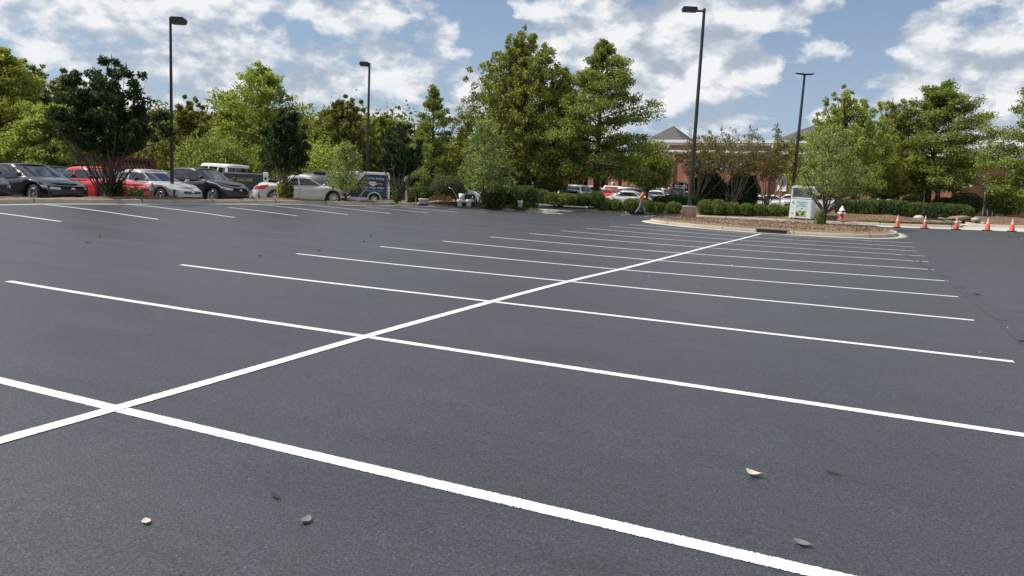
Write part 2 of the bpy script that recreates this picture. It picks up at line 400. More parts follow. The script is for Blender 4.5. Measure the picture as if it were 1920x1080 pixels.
# ------------------------------------------------------------------ painted lines
rs = np.random.RandomState(3)
def line_sheet(p0, p1, w, step=.25, jit=0.0, lift=.003):
    p0 = np.array(p0, float); p1 = np.array(p1, float); L = np.linalg.norm(p1-p0); n = max(2, int(L/step))
    d = (p1-p0)/L; nn = np.array([-d[1], d[0]])
    s = np.linspace(0, L, n); wob = np.sin(s*1.7+rs.rand()*6)*.0012
    j0 = jit*rs.randn(n); j1 = jit*rs.randn(n)
    A = p0+np.outer(s, d)+np.outer(w/2+j0+wob, nn); B = p0+np.outer(s, d)-np.outer(w/2+j1-wob, nn)
    PA = np.c_[A, GG(A[:, 0], A[:, 1])+lift]; PB = np.c_[B, GG(B[:, 0], B[:, 1])+lift]
    V = np.empty((2*n, 3)); V[0::2] = PA; V[1::2] = PB
    i = np.arange(n-1)*2
    o = link('parking_line', np_mesh('parking_line', V, np.stack([i+1, i+3, i+2, i], 1)), M['paint']); tag(o, kind='structure'); return o
SP = 2.74
DY = {3: .03, 4: -.1, 5: -.12, 6: -.1, 8: .1, 9: -.05, 10: -.05, 11: 0.}
for k in range(-1, 12):
    y = SP*k; st = .006 if k <= 0 else .012 if k < 4 else .25; ji = .0024 if k <= 1 else .0020 if k < 4 else 0
    line_sheet((-5.62+(.03 if k % 3 else 0), y+.02*(k % 2)), (5.71+.04*((k*7) % 3-1), y), .102, st, ji)
line_sheet((0, -6), (0, 30.75), .112, .009, .0022, .0055)
for k in range(-3, 9):
    y = SP*k+8.56
    line_sheet((-18.05, y), (-13.0, y), .10, .3)
# stall marks beyond the island
for x in (-10.6, -9.0, -7.3, -4.6, -1.9, .8):
    line_sheet((x, KY-.35 if x > -8 else KY-.6), (x+.05, KY-3.4), .10, .3)

# ------------------------------------------------------------------ kerbs and beds
def offset_poly(P, d, closed):
    P = np.asarray(P, float); n = len(P); out = []
    for i in range(n):
        a = P[i-1] if (closed or i > 0) else P[i]; b = P[(i+1) % n] if (closed or i < n-1) else P[i]
        t = b-a; t = t/(np.linalg.norm(t)+1e-9); out.append(P[i]+d*np.array([-t[1], t[0]]))
    return np.array(out)
def smooth_poly(P, closed, it=3):
    P = np.asarray(P, float)
    for _ in range(it):
        Q = []
        n = len(P); rng = range(n) if closed else range(n-1)
        if not closed: Q.append(P[0])
        for i in rng:
            a, b = P[i], P[(i+1) % n]; Q += [.75*a+.25*b, .25*a+.75*b]
        if not closed: Q.append(P[-1])
        P = np.array(Q)
    return P
def densify(P, closed, step):
    out = []; n = len(P)
    for i in range(n if closed else n-1):
        a, b = P[i], P[(i+1) % n]; m = max(1, int(np.linalg.norm(b-a)/step))
        for k in range(m): out.append(a+(b-a)*k/m)
    if not closed: out.append(P[-1])
    return np.array(out)
def sweep(P, prof, closed, name, mat):
    """prof: list of (offset to the left of travel, height)"""
    rows = []
    base = offset_poly(P, 0, closed); z0 = GG(base[:, 0], base[:, 1])
    for off, h in prof:
        Q = offset_poly(P, off, closed); rows.append(np.c_[Q, z0+h])
    n = len(P); k = len(prof); V = np.array(rows).transpose(1, 0, 2).reshape(-1, 3)
    Fc = []
    for i in range(n if closed else n-1):
        j = (i+1) % n
        for q in range(k-1): Fc.append((i*k+q, j*k+q, j*k+q+1, i*k+q+1))
    o = link(name, np_mesh(name, V, Fc), mat); tag(o, kind='structure'); return o
KERB = [(0, .012), (0, .05), (.012, .135), (.03, .152), (.14, .155), (.155, .14), (.155, -.05)]
GUT = [(-.42, .002), (-.42, .007), (-.01, .014), (-.005, .013)]
def kerb(P, closed, joints=3.0, gut=True):
    sweep(P, KERB, closed, 'kerb', M['kerb'])
    if gut: sweep(P, GUT, closed, 'gutter', M['gutter'])
    # joints: thin dark cuts
    mb = MB(); acc = 0; n = len(P)
    for i in range(n-1):
        d = P[i+1]-P[i]; L = np.linalg.norm(d); acc += L
        if acc > joints:
            acc = 0; t = d/L; nn = np.array([-t[1], t[0]]); c = P[i]; z = G(*c); a = math.atan2(t[1], t[0])
            q = c+nn*.075; mb.box((q[0], q[1], z+.08), (.014, .166, .156), a)
    if mb.v: tag(mb.build('kerb_joint', M['joint']), kind='structure')
def bed(P, rise, mat, name, off=.15, rings=8, base=.13, noise_amp=.012, slope=3.0):
    Q = offset_poly(P, off, True); c = Q.mean(0); V = []; n = len(Q)
    for r in range(rings+1):
        s = 1-r/rings*.999; R = c+(Q-c)*s
        dist = np.linalg.norm(Q-R, axis=1)
        h = base+rise*np.minimum(1, dist/slope)+noise_amp*rs.randn(n)*(r > 0)
        V.append(np.c_[R, GG(R[:, 0], R[:, 1])+h])
    V = np.concatenate(V); Fc = []
    for r in range(rings):
        for i in range(n): Fc.append((r*n+i, r*n+(i+1) % n, (r+1)*n+(i+1) % n, (r+1)*n+i))
    o = link(name, np_mesh(name, V, Fc, True), mat); tag(o, kind='structure'); return o

# main island (counter-clockwise so that "left" is inside)
ISL = [(-6.35, 36.5), (-5.8, 34.3), (-4.6, 33.0), (-3.0, 32.25), (-.9, 31.75), (1.4, 31.6), (3.4, 31.9), (4.6, 32.8), (5.25, 34.6), (5.4, 37.4), (5.0, 40.0), (3.8, 41.6), (2.0, 42.3), (-2.4, 42.3), (-4.9, 41.6), (-6.2, 39.4)]
isl = densify(smooth_poly(ISL, True, 3), True, .5)
kerb(isl, True, 3.0)
bed(isl, .12, M['mulch'], 'island_mulch', slope=2.5)
# left strip with parked cars behind; kerb front faces +X, travel towards -Y has left = +X so travel +Y gives left = -X
STR = [(-18.13, -14), (-18.13, 10), (-18.13, 31.5), (-17.9, 34.2), (-16.9, 36.1), (-15.2, 37.1), (-13.2, 37.5)]
strip = densify(smooth_poly(STR, False, 3), False, .5)
END = [(-12.6, 37.6), (-12.2, 38.1), (-12.8, 38.7), (-15, 39.0), (-17.5, 38.5), (-19.3, 36.3), (-19.85, 33), (-19.85, 10), (-19.85, -14)]
allp = densify(smooth_poly(STR+END, True, 2), True, .6)
kerb(allp, True, 3.1)
def strip_bed():
    V = []; Fc = []; ys_ = np.arange(-13.6, 33, .35); k = 8
    for i, y in enumerate(ys_):
        for j in range(k):
            x = -18.27-(1.44)*j/(k-1); h = .14+.07*math.sin(PI*j/(k-1))*(1+.6*math.sin(y*.9))+.012*rs.randn()
            V.append((x, y, G(-18.6, y)*.5+G(x, y)*.5+h))
    for i in range(len(ys_)-1):
        for j in range(k-1): a = i*k+j; Fc.append((a, a+k, a+k+1, a+1))
    tag(link('strip_mulch', np_mesh('strip_mulch', V, Fc, True), M['dark_mulch']), kind='structure')
strip_bed()
ENDB = [(-18.2, 32.4), (-17.9, 34.2), (-16.9, 36.0), (-15.2, 37.0), (-13.2, 37.5), (-12.7, 38.0), (-13.3, 38.5), (-15, 38.8), (-17.4, 38.3), (-19.1, 36.2), (-19.7, 32.8)]
bed(densify(smooth_poly(ENDB, True, 2), True, .5), .22, M['mulch'], 'strip_end_mulch', off=.1, slope=1.5)
# far bank behind kerb 2
BANK = [(-14.4, 49.5), (-13.6, 48.3), (-12, KY), (0, KY), (4.0, KY), (8.5, KY+.1), (9.2, 49.0), (8.6, 50.2), (8.0, 57.5), (-2, 58), (-13.4, 58), (-14.4, 56)]
bank = densify(smooth_poly(BANK, True, 2), True, .6)
kerb(bank, True, 3.0)
bed(bank, .42, M['dark_mulch'], 'bank_mulch', slope=3.2, rings=10)
# bed on the near-left end of the bank (big shrubs)
BNK2 = [(-14.2, 41.6), (-13.4, 40.7), (-11.8, 40.5), (-9.9, 41.0), (-9.6, 42.6), (-10.6, 44.2), (-13.2, 44.4), (-14.3, 43.2)]
# grass verge round the hydrant
VERGE = [(2.2, 48.25), (8.6, 48.3), (8.9, 49.2), (8.3, 50.6), (4, 50.8), (2.3, 50.4)]
bed(densify(smooth_poly(VERGE, True, 2), True, .4), .03, M['grass'], 'grass_verge', off=0, base=.2, slope=1.5, noise_amp=.012)
# right bed with boulders
RB = [(9.8, 52.6), (10.6, 51.75), (15, 51.7), (15.3, 52.4), (15.0, 57), (14.4, 63), (10.4, 63), (9.5, 58)]
rb = densify(smooth_poly(RB, True, 2), True, .5); kerb(rb, True, 3.0); bed(rb, .32, M['dark_mulch'], 'boulder_bed', slope=2.5)
RB2 = [(22.8, 52.6), (23.6, 51.75), (40, 51.7), (44, 60), (40, 66), (24, 66), (22.6, 60)]
rb2 = densify(smooth_poly(RB2, True, 2), True, .6); kerb(rb2, True, 3.0); bed(rb2, .25, M['grass'], 'grass_bank', slope=3)

# storm drain inlets
def inlet(x, y, rz, w, label):
    z = G(x, y); t = thing('storm_drain', label, 'storm drain', (x, y, z), rz, 'kerb drains')
    MB().box((0, .16, .085), (w, .36, .135)).build('opening', M['black'], t)
    MB().box((0, .19, .165), (w+.08, .46, .03), bev=.008).build('cover', simple('cast iron', (.045, .04, .037), .6), t)
    m = MB(); m.box((-w/2-.02, .1, .08), (.05, .3, .15)); m.build('side_block', M['kerb'], t); m = MB().box((w/2+.02, .1, .08), (.05, .3, .15)); m.build('side_block', M['kerb'], t)
    for i in (-.33, 0, .33):
        pass
inlet(.35, 31.55, .0, 1.28, 'black storm drain opening in the kerb of the mulched lamp island')
inlet(-10.4, KY-.07, 0, 1.1, 'dark storm drain opening in the far kerb near the big oak')

# darker sealer seam wandering across the right side of the lot
def seam():
    m, nt, b = new_mat('dark sealer seam'); P = wpos(nt); n = noise(nt, P, 30, 4, .8); r = ramp(nt, n.outputs[0], [(.3, (.034, .037, .042)), (.5, (.047, .050, .057))])
    nt.links.new(r.outputs[0], b.inputs['Base Color']); b.inputs['Roughness'].default_value = .6
    pts = [(1700, 478), (1738, 500), (1775, 521), (1805, 545), (1840, 571), (1872, 596), (1905, 622), (1935, 650)]; C_ = []
    for px, py in pts:
        for t in np.arange(3, 60, .02):
            Q = ray(px, py, t)
            if Q[2] <= G(Q[0], Q[1]): break
        C_.append(Q[:2])
    C_ = densify(smooth_poly(np.array(C_), False, 2), False, .08); n_ = len(C_); O_ = offset_poly(C_, 1.0, False)-C_
    w0 = .03+.05*np.abs(np.sin(np.arange(n_)*.13))+.03*rs.rand(n_); w1 = .05+.04*np.abs(np.cos(np.arange(n_)*.09))+.03*rs.rand(n_)
    gap = rs.rand(n_) > .04
    A = C_+O_*w0[:, None]; B_ = C_-O_*w1[:, None]; V = np.empty((2*n_, 3)); V[0::2] = np.c_[A, GG(A[:, 0], A[:, 1])+.003]; V[1::2] = np.c_[B_, GG(B_[:, 0], B_[:, 1])+.003]
    i = np.arange(n_-1)[gap[:-1]]*2
    tag(link('asphalt_seam', np_mesh('asphalt_seam', V, np.stack([i+1, i+3, i+2, i], 1)), m), kind='structure')
seam()

# ------------------------------------------------------------------ vegetation
def leaf_quads(Cn, size, R, flat=0.0, drop=0.0):
    """one diamond leaf per centre; flat>0 pulls leaf planes towards horizontal"""
    n = len(Cn)
    a = R.randn(n, 3); a[:, 2] *= (1-flat*.7); a /= np.linalg.norm(a, axis=1)[:, None]
    b = R.randn(n, 3); b[:, 2] *= (1-flat*.7); b -= (a*b).sum(1)[:, None]*a; b /= np.linalg.norm(b, axis=1)[:, None]+1e-6
    a[:, 2] -= drop; s = size*(.6+.8*R.rand(n))[:, None]
    V = np.stack([Cn-a*s*.62, Cn+b*s*.34-a*s*.05, Cn+a*s*.62, Cn-b*s*.34-a*s*.05], 1).reshape(-1, 3)
    Fc = np.arange(4*n).reshape(n, 4)
    return V, Fc

def bez(p0, p1, p2, n):
    t = np.linspace(0, 1, n)[:, None]; return (1-t)**2*p0+2*t*(1-t)*p1+t*t*p2

def tree(name, label, cat, px, t, ytop, wpx, kind, leafmat, seed, leaf=.17, n=16000, cb=.2, group=None, lean=0.0, bark='bark',
         lift=0.0, tr=None, stems=1, dens=1.0, asym=0.0, bare=0.0, pos=None, H=None, W=None, pointy=False, fill=1.0):
    R = np.random.RandomState(seed)
    x, y, z = spot(px, t, lift) if pos is None else (pos[0], pos[1], G(*pos)+lift)
    if H is None: H = hgt(px, ytop, t, lift)-z
    if W is None: W = wpx*t/F_PX/2
    T = thing(name, label, cat, (x, y, z-.05), 0, group)
    wood = MB(); P = []   # leaf cluster centres + sigma + weight
    tr = tr or .018*H+.03
    ln = lean*H
    def axis(h): return np.array([ln*(h/H)**1.5, 0, h])
    if kind in ('oak', 'oakthin'):
        top = H*.97; pts = [axis(h)+np.r_[R.randn(2)*.01*H*(h > 0), 0] for h in np.linspace(0, top, 9)]
        wood.tube(pts, [tr*(1-.93*i/8)+.008 for i in range(9)], 8)
        nl = int((70 if kind == 'oak' else 46)*dens)
        for i in range(nl):
            u = (i+R.rand())/nl; h = cb*H+(top-cb*H)*u**.9
            prof = min(1, .70+.45*u/.2) if u < .2 else ((1.02-((u-.2)/.82))**.80 if kind == 'oakthin' or pointy else max(.16, 1-((u-.2)/.80)**1.7)**.72)
            az = i*2.399+R.randn()*.35
            L = W*prof*(.66+.5*R.rand())*(1+asym*math.cos(az))
            L = max(L, .05*H)
            el = (-.08+1.05*u**1.3)+R.randn()*.12
            d = np.array([math.cos(az)*math.cos(el), math.sin(az)*math.cos(el), math.sin(el)])
            p0 = axis(h-.02*H); p2 = p0+d*L; p1 = p0+d*L*.55+np.array([0, 0, .12*L])
            bz = bez(p0, p1, p2, 6); wood.tube(bz, [max(.010, tr*.32*(1-u*.6)*(1-.8*q/5)) for q in range(6)], 5, False)
            m = max(3, int(4+L*3.2))
            for q in range(m):
                f = .25+.75*(q+R.rand())/m; c = bez(p0, p1, p2, 21)[int(f*20)]
                side = np.array([-d[1], d[0], 0])*R.randn()*L*.2*(1.15-f*.7)
                cc = c+side+np.array([0, 0, R.randn()*.03*L])
                if R.rand() < .5: wood.tube([c, cc], [.012, .006], 4, False)
                P.append((cc, .15+.042*L, .11+.020*L, (1.0 if f > .45 else .45)))
    elif kind in ('maple', 'vase', 'upright'):
        top = H
        base = [axis(0)+np.r_[R.randn(2)*(.05 if stems > 1 else 0)*W, 0] for _ in range(stems)]
        if stems == 1:
            pts = [axis(h) for h in np.linspace(0, H*.72, 6)]; wood.tube(pts, [tr*(1-.75*i/5) for i in range(6)], 8)
        nl = int((46 if kind == 'maple' else 26)*dens)
        for i in range(nl):
            u = (i+.5)/nl; az = i*2.399+R.randn()*.3
            if kind == 'maple':
                # endpoint on egg-shaped envelope, limbs sweep upwards
                e = cb+(1-cb)*(u**.85); w = (min(1, (e-cb)/.2+.35) if e < cb+.13 else max(.03, 1-((e-cb-.13)/(1.02-cb-.13))**1.9)**.85)
                rr = W*w*(.66+.44*R.rand())*(1+asym*math.cos(az)); p2 = axis(e*H)+np.array([math.cos(az)*rr, math.sin(az)*rr, 0])
                h0 = max(.10*H, e*H-rr*1.15-.08*H); p0 = axis(min(h0, .7*H)); p1 = p0*.5+p2*.5+np.array([math.cos(az), math.sin(az), 0])*rr*.18
            else:
                b0 = base[i % stems] if stems > 1 else axis(R.uniform(.12, .3)*H)
                rr = W*math.sqrt((i+.3)/nl)*(.85+.3*R.rand()); hh = H*(1-.36*(rr/W)**2)*((.93+.07*R.rand() if i % 3 == 0 else .66+.12*R.rand()) if leafmat == 'leaf_dark' else (.72+.28*R.rand())); az += .0
                p2 = np.array([math.cos(az)*rr, math.sin(az)*rr, hh])+np.array([ln*hh/H, 0, 0])
                p0 = b0+np.array([0, 0, .04*H]); p1 = p0+(p2-p0)*(np.array([.50, .50, .42]) if kind == 'vase' else np.array([.36, .36, .5]))
            L = np.linalg.norm(p2-p0); bz = bez(p0, p1, p2, 8)
            wood.tube(bz, [max(.010, tr*(.42 if stems == 1 else .5)*(1-.85*q/7)) for q in range(8)], 5, False)
            m = max(5, int(L*3.4)); f0 = .30 if kind == 'maple' else max(.36, cb*1.3)
            for q in range(m):
                f = f0+(1-f0)*(q+R.rand())/m; c = bez(p0, p1, p2, 31)[int(f*30)]
                if c[2] < cb*H*.8: continue
                sp = (L*.13*(1.15-f)+.05*W)*(1 if kind == 'maple' else .62)
                cc = c+R.randn(3)*sp*np.array([1, 1, .8])
                if R.rand() < .45: wood.tube([c, cc], [.012, .005], 4, False)
                s_ = (.10+.040*L)*(1.25-f*.75)*(1 if kind == 'maple' else .70)
                P.append((cc, s_, s_*.9, 1.0))
    elif kind == 'round':
        top = H; pts = [axis(h) for h in np.linspace(0, H*.8, 6)]; wood.tube(pts, [tr*(1-.8*i/5) for i in range(6)], 8)
        nl = int(60*dens)
        for i in range(nl):
            az = i*2.399+R.randn()*.2; cz_ = 1-2*(i+.5)/nl
            rr = math.sqrt(max(0, 1-cz_*cz_)); k_ = .78+.3*R.rand()
            Hc = (1+cb)/2*H; Rh = (1-cb)/2*H
            p2 = np.array([math.cos(az)*rr*W*k_, math.sin(az)*rr*W*k_, Hc+cz_*Rh*k_])+np.array([ln*.5, 0, 0])
            p0 = axis(max(cb*H*.7, p2[2]-.35*H)); p1 = (p0+p2)/2+np.array([0, 0, .05*H])
            wood.tube(bez(p0, p1, p2, 5), [max(.008, tr*.3*(1-.8*q/4)) for q in range(5)], 4, False)
            for f in (.45, .7, .85, 1.0, 1.0):
                c = bez(p0, p1, p2, 11)[int(f*10)]
                cc = c+R.randn(3)*.07*W; P.append((cc, .09+.10*W, .08+.09*W, 1.0))
    # leaves
    n = int(n*1.35); leaf = leaf*.86
    w = np.array([p[3] for p in P]); cnt = R.multinomial(n, w/w.sum()); Cs = []
    for (c, sh, sv, _), k in zip(P, cnt):
        if R.rand() < bare*(c[2]/H): continue
        g_ = R.randn(k, 3); nn_ = np.linalg.norm(g_, axis=1)[:, None]; g_ = np.where(nn_ > 1.9, g_/nn_*1.9*R.rand(k, 1)**.4, g_)
        Cs.append(c+g_*np.array([sh, sh, sv]))
    Cs = np.concatenate(Cs); Cs = Cs[Cs[:, 2] > cb*H*(.72+.5*R.rand(len(Cs)))]
    if kind == 'vase': Cs = Cs[Cs[:, 2] > H*(cb*.75+.22*np.minimum(1.2, np.hypot(Cs[:, 0], Cs[:, 1])/W))]
    V, Fc = leaf_quads(Cs, leaf, R, .35 if kind.startswith('oak') else .1, .15)
    wood.build('trunk', M[bark], T)
    cr = link('crown', np_mesh('crown', V, Fc), M[leafmat], T)
    return T

def shrub(name, label, cat, px, t, wpx, hpx, leafmat, seed, group=None, leaf=.06, n=2600, box=False, lift=0.0, depth=None, rz=None, pos=None, dims=None, smooth_=.04):
    R = np.random.RandomState(seed)
    x, y, z = spot(px, t, lift) if pos is None else (pos[0], pos[1], G(*pos)+lift)
    if dims is None:
        w = wpx*t/F_PX; h = hpx*t/F_PX; d = depth or w
    else: w, d, h = dims
    T = thing(name, label, cat, (x, y, z), -.1 if rz is None else rz, group)
    # superellipsoid surface samples
    e = 5.0 if box else 2.6
    v = R.randn(n, 3); v /= np.linalg.norm(v, axis=1)[:, None]
    if box: # spread over a box-like hull
        v = R.uniform(-1, 1, (n, 3)); ax = R.choice(3, n, p=[.22, .38, .40]); sgn = np.where(R.rand(n) < .5, -1, 1); v[np.arange(n), ax] = sgn
    nv = (np.abs(v)**e).sum(1)**(1/e); v = v/nv[:, None]
    lump = 1+.05*np.sin(v[:, 0]*7+seed)*np.cos(v[:, 1]*6+seed)+.03*np.sin(v[:, 2]*9+seed*2)
    lx = w/2; 
    if box: lump = 1+.03*np.sin(v[:, 0]*lx*5+seed)+.02*np.sin(v[:, 0]*lx*13+v[:, 2]*4)
    Cn = v*lump[:, None]*np.array([w/2, d/2, h*.52])*(1-.10*R.rand(n)**2)[:, None]+np.array([0, 0, h*.48])+R.randn(n, 3)*smooth_*.6
    Cn = Cn[Cn[:, 2] > -.02]
    V, Fc = leaf_quads(Cn, leaf, R, 0)
    # dense twig core
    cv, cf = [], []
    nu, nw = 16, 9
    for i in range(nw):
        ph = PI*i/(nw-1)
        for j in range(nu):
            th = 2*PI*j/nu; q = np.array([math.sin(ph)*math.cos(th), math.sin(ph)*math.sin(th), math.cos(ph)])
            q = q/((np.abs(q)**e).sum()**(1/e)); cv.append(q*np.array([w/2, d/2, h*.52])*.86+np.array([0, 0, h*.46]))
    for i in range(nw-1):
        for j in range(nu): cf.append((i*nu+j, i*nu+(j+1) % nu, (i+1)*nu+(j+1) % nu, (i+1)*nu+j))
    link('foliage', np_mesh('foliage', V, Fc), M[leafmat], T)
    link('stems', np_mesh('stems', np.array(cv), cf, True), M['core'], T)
    return T

GT = 'trees beyond the parking lots'
GF = 'young trees in the kerb strip'
# --- front strip trees
tree('dark_tree', 'very dark broad multi-stemmed tree in the kerb strip in front of the red sedan', 'tree', 206, 27.4, 84, 226, 'vase', 'leaf_dark', 11, .105, 34000, .33, GF, stems=6, dens=1.45, lift=.13, tr=.055, bare=0)
tree('dark_tree', 'small dark round-headed tree in front of the tail of the silver beige sedan', 'tree', 534, 34.5, 206, 104, 'maple', 'leaf_dark', 12, .105, 14000, .40, GF, lift=.13, tr=.07, dens=1.1, bark='bark_pale')
tree('sapling', 'thin grey-green sapling in front of the nose of the silver beige sedan', 'tree', 648, 38, 260, 84, 'maple', 'leaf_grey', 13, .09, 3800, .24, GF, dens=.9, lift=.1, tr=.035, bare=.1)
tree('dark_tree', 'dark multi-stemmed tree right of the black cargo trailer', 'tree', 748, 39.5, 212, 92, 'vase', 'leaf_dark', 14, .11, 15000, .34, GF, stems=5, dens=1.2, lift=.13, tr=.07, bark='bark_pale')
tree('sapling', 'grey-green young tree on the rounded end of the kerb strip beside the big clipped shrubs', 'tree', 905, 43, 222, 124, 'maple', 'leaf_grey', 15, .105, 8500, .20, GF, dens=1.1, bare=.1, lift=.3, tr=.045)
tree('sapling', 'grey-green young tree growing from the mulched island beside the white donation bin', 'tree', 1546, 40.6, 232, 146, 'maple', 'leaf_grey', 16, .085, 9500, .33, GF, dens=1.3, bare=.15, lift=.3, tr=.07)
# --- big trees on the far bank
tree('maple_tree', 'very large olive green tree with upswept limbs, the tallest in the middle', 'tree', 962, 58, 56, 262, 'maple', 'leaf_maple', 21, .17, 62000, .1, GT, lift=.4, tr=.22, dens=1.9, asym=.14, lean=.02)
tree('oak_tree', 'large pin oak with a thin wispy top left of the tall lamp post', 'tree', 1114, 56.5, 72, 246, 'oak', 'leaf_mid', 22, .155, 56000, .16, GT, pointy=True, lift=.55, tr=.26, dens=1.25, asym=.10, bare=.45)
tree('maple_tree', 'olive green tree touching the right side of the tallest tree', 'tree', 1040, 60, 120, 110, 'maple', 'leaf_maple', 23, .20, 20000, .1, GT, lift=.4, dens=1.1)
tree('small_tree', 'small light green tree behind the walking person', 'tree', 1212, 62, 268, 88, 'round', 'leaf_mid', 24, .17, 9000, .28, GT, lift=.45, tr=.1)
for i, (px, yt, w, lab) in enumerate([(1305, 222, 110, 'bronze-leaved crape myrtle directly right of the tall lamp post, left of three'),
                               (1372, 226, 100, 'bronze-leaved crape myrtle in front of the blue shop letters, middle of three'),
                               (1436, 228, 104, 'bronze-leaved crape myrtle beside the stop sign back, right of three')]):
    tree('crape_myrtle', lab, 'tree', px, 57, yt-6, w*1.15, 'vase', 'leaf_red', 31+i, .12, 6600 if i != 1 else 4300, .36, 'crape myrtles before the brick store', stems=7, dens=1.0, lift=.45, tr=.06, bark='bark_pale', lean=.1)
tree('oak_tree', 'light green oak above the donation bin, left of the right-hand group', 'tree', 1568, 60, 168, 226, 'maple', 'leaf_light', 41, .155, 42000, .16, GT, lift=.5, dens=1.2, bare=.1)
tree('oak_tree', 'yellow-green oak with bare top twigs in the middle of the right-hand group', 'tree', 1655, 64, 180, 200, 'maple', 'leaf_yellow', 42, .155, 34000, .14, GT, lift=.5, bare=.35, dens=1.1)
tree('oak_tree', 'spreading oak with a thick dark trunk in front of the brick wing', 'tree', 1738, 63, 168, 216, 'oak', 'leaf_mid', 43, .155, 46000, .18, GT, lift=.7, tr=.28, dens=1.4, asym=.08, bare=.1)
tree('oak_tree', 'pin oak with layered branches cut off by the right edge of the photo', 'tree', 1962, 52, 162, 232, 'oak', 'leaf_mid', 44, .15, 40000, .18, GT, lift=.5, asym=-.15)
tree('small_tree', 'small dense dark green tree at the right edge below the layered oak', 'tree', 1884, 60, 338, 66, 'round', 'leaf_mid', 45, .13, 14000, .16, GT, lift=.1, dens=1.2)
tree('small_tree', 'slim young tree by the topiary bushes in front of the brick wing', 'tree', 1784, 66, 300, 60, 'round', 'leaf_mid', 46, .14, 4000, .5, GT, lift=.4, bark='bark_pale')
# --- trees behind the left parking lot
BG = [
 ('oak_tree', 'yellow-green tree cut off by the left edge of the photo', 5, 46, 98, 150, 'oak', 'leaf_yellow', .20, 24000, .12),
 ('tall_tree', 'tall grey-green tree behind the left edge tree', 62, 58, 112, 120, 'maple', 'leaf_mid', .22, 20000, .1),
 ('oak_tree', 'low spreading yellow-green tree behind the black sedan', 98, 44, 200, 130, 'oak', 'leaf_light', .16, 20000, .2),
 ('tall_tree', 'dark olive tree right behind the very dark broad tree', 130, 62, 130, 120, 'maple', 'leaf_olive', .24, 16000, .1),
 ('round_tree', 'olive round-topped tree right of the left lamp post', 358, 56, 186, 140, 'maple', 'leaf_olive', .2, 26000, .12),
 ('oak_tree', 'pale green open-topped oak behind the dark round-headed tree', 490, 54, 130, 165, 'oak', 'leaf_light', .19, 30000, .14),
 ('thin_tree', 'thin yellow-green tree between the olive tree and the open-topped oak', 430, 60, 165, 80, 'maple', 'leaf_yellow', .2, 12000, .12),
 ('round_tree', 'dense dark green tree left of the middle lamp post', 640, 58, 180, 140, 'maple', 'leaf_olive', .2, 30000, .08),
 ('thin_tree', 'yellow-green tree just right of the middle lamp post', 712, 62, 208, 90, 'maple', 'leaf_yellow', .2, 14000, .1),
 ('oak_tree', 'slim pin oak with wispy leader in front of the brick arcade', 808, 56, 156, 92, 'oakthin', 'leaf_mid', .17, 13000, .16),
 ('round_tree', 'low yellow-green tree left of the tallest tree', 862, 60, 246, 84, 'maple', 'leaf_yellow', .19, 12000, .12),
 ('round_tree', 'low light green tree behind the silver sedan and black crossover', 400, 48, 262, 120, 'round', 'leaf_mid', .17, 12000, .16),
 ('round_tree', 'low mid-green tree behind the thin sapling', 590, 50, 268, 130, 'round', 'leaf_light', .17, 13000, .12),
 ('tall_tree', 'dark tree behind the gap left of the left lamp post', 290, 66, 200, 130, 'maple', 'leaf_olive', .24, 14000, .08),
 ('round_tree', 'shaded low tree left of the brick screen wall', 40, 50, 235, 120, 'round', 'leaf_olive', .2, 10000, .1),
]
for i, (nm, lab, px, t, yt, w, k, lm, lf, n, cb) in enumerate(BG):
    tree(nm, lab, 'tree', px, t, yt, w*(1.3 if k != 'round' else 1.12), k, lm, 60+i, lf*.85, int(n*1.15), cb, GT, dens=1.1, bare=.35 if 'open-topped' in lab or 'wispy' in lab else .05)
# distant trees showing through the gaps: one mass
def woods():
    R = np.random.RandomState(5); Cs = []
    def clump(px, t, top, w):
        x, y, z = spot(px, t); H = hgt(px, top, t)-z; Wd = w*t/F_PX/2
        for _ in range(20):
            c = np.array([x+R.randn()*Wd*.5, y+R.randn()*2, z+R.uniform(0.02, .9)*H])
            Cs.append(c+R.randn(240, 3)*np.array([.9, .9, .75]))
    for px in range(-150, 850, 26): clump(px, 74+R.randn()*3, 222+R.randn()*16+(0 if px < 760 else 45), 60)
    for px in range(-100, 760, 22): clump(px, 66+R.randn()*2, 300+R.randn()*6, 50)
    Cs = np.concatenate(Cs)
    V, Fc = leaf_quads(Cs, .34, R, .1)
    tag(link('distant_woods', np_mesh('distant_woods', V, Fc), M['leaf_olive']), 'mass of distant olive green trees closing the view behind the left parking lot', 'trees', kind='stuff')
woods()

# --- shrubs
GB = 'clipped round shrubs along the far kerb'
balls = [(1131, 50.5, 24, 20, 'clipped round shrub, left end of the row along the far kerb'),
 (1153, 50.5, 26, 21, 'clipped round shrub second from the left end of the row along the far kerb'),
 (1183, 50.4, 29, 24, 'clipped round shrub just left of the walking person'),
 (1213, 50.3, 22, 22, 'narrow round shrub half hidden behind the walking person'),
 (1233, 50.2, 24, 19, 'small round shrub just right of the walking person'),
 (1262, 50.0, 27, 21, 'clipped round shrub just left of the lamp post concrete base'),
 (1322, 49.8, 27, 27, 'clipped round shrub just right of the lamp post concrete base'),
 (1345, 49.5, 29, 28, 'taller clipped round shrub, second to the right of the lamp base'),
 (1371, 49.3, 28, 25, 'clipped round shrub, third to the right of the lamp base'),
 (1398, 49.0, 26, 23, 'clipped round shrub, fourth to the right of the lamp base'),
 (1423, 48.8, 26, 23, 'clipped round shrub, fifth to the right of the lamp base'),
 (1454, 48.6, 30, 24, 'wide clipped round shrub left of the donation bin'),
 (1478, 48.5, 22, 21, 'clipped round shrub half hidden behind the donation bin')]
for i, (px, t, w, h, lab) in enumerate(balls):
    shrub('round_shrub', lab, 'shrub', px, t+1.5, w, h, 'leaf_ball', 100+i, GB, .055, 3000, lift=.2)
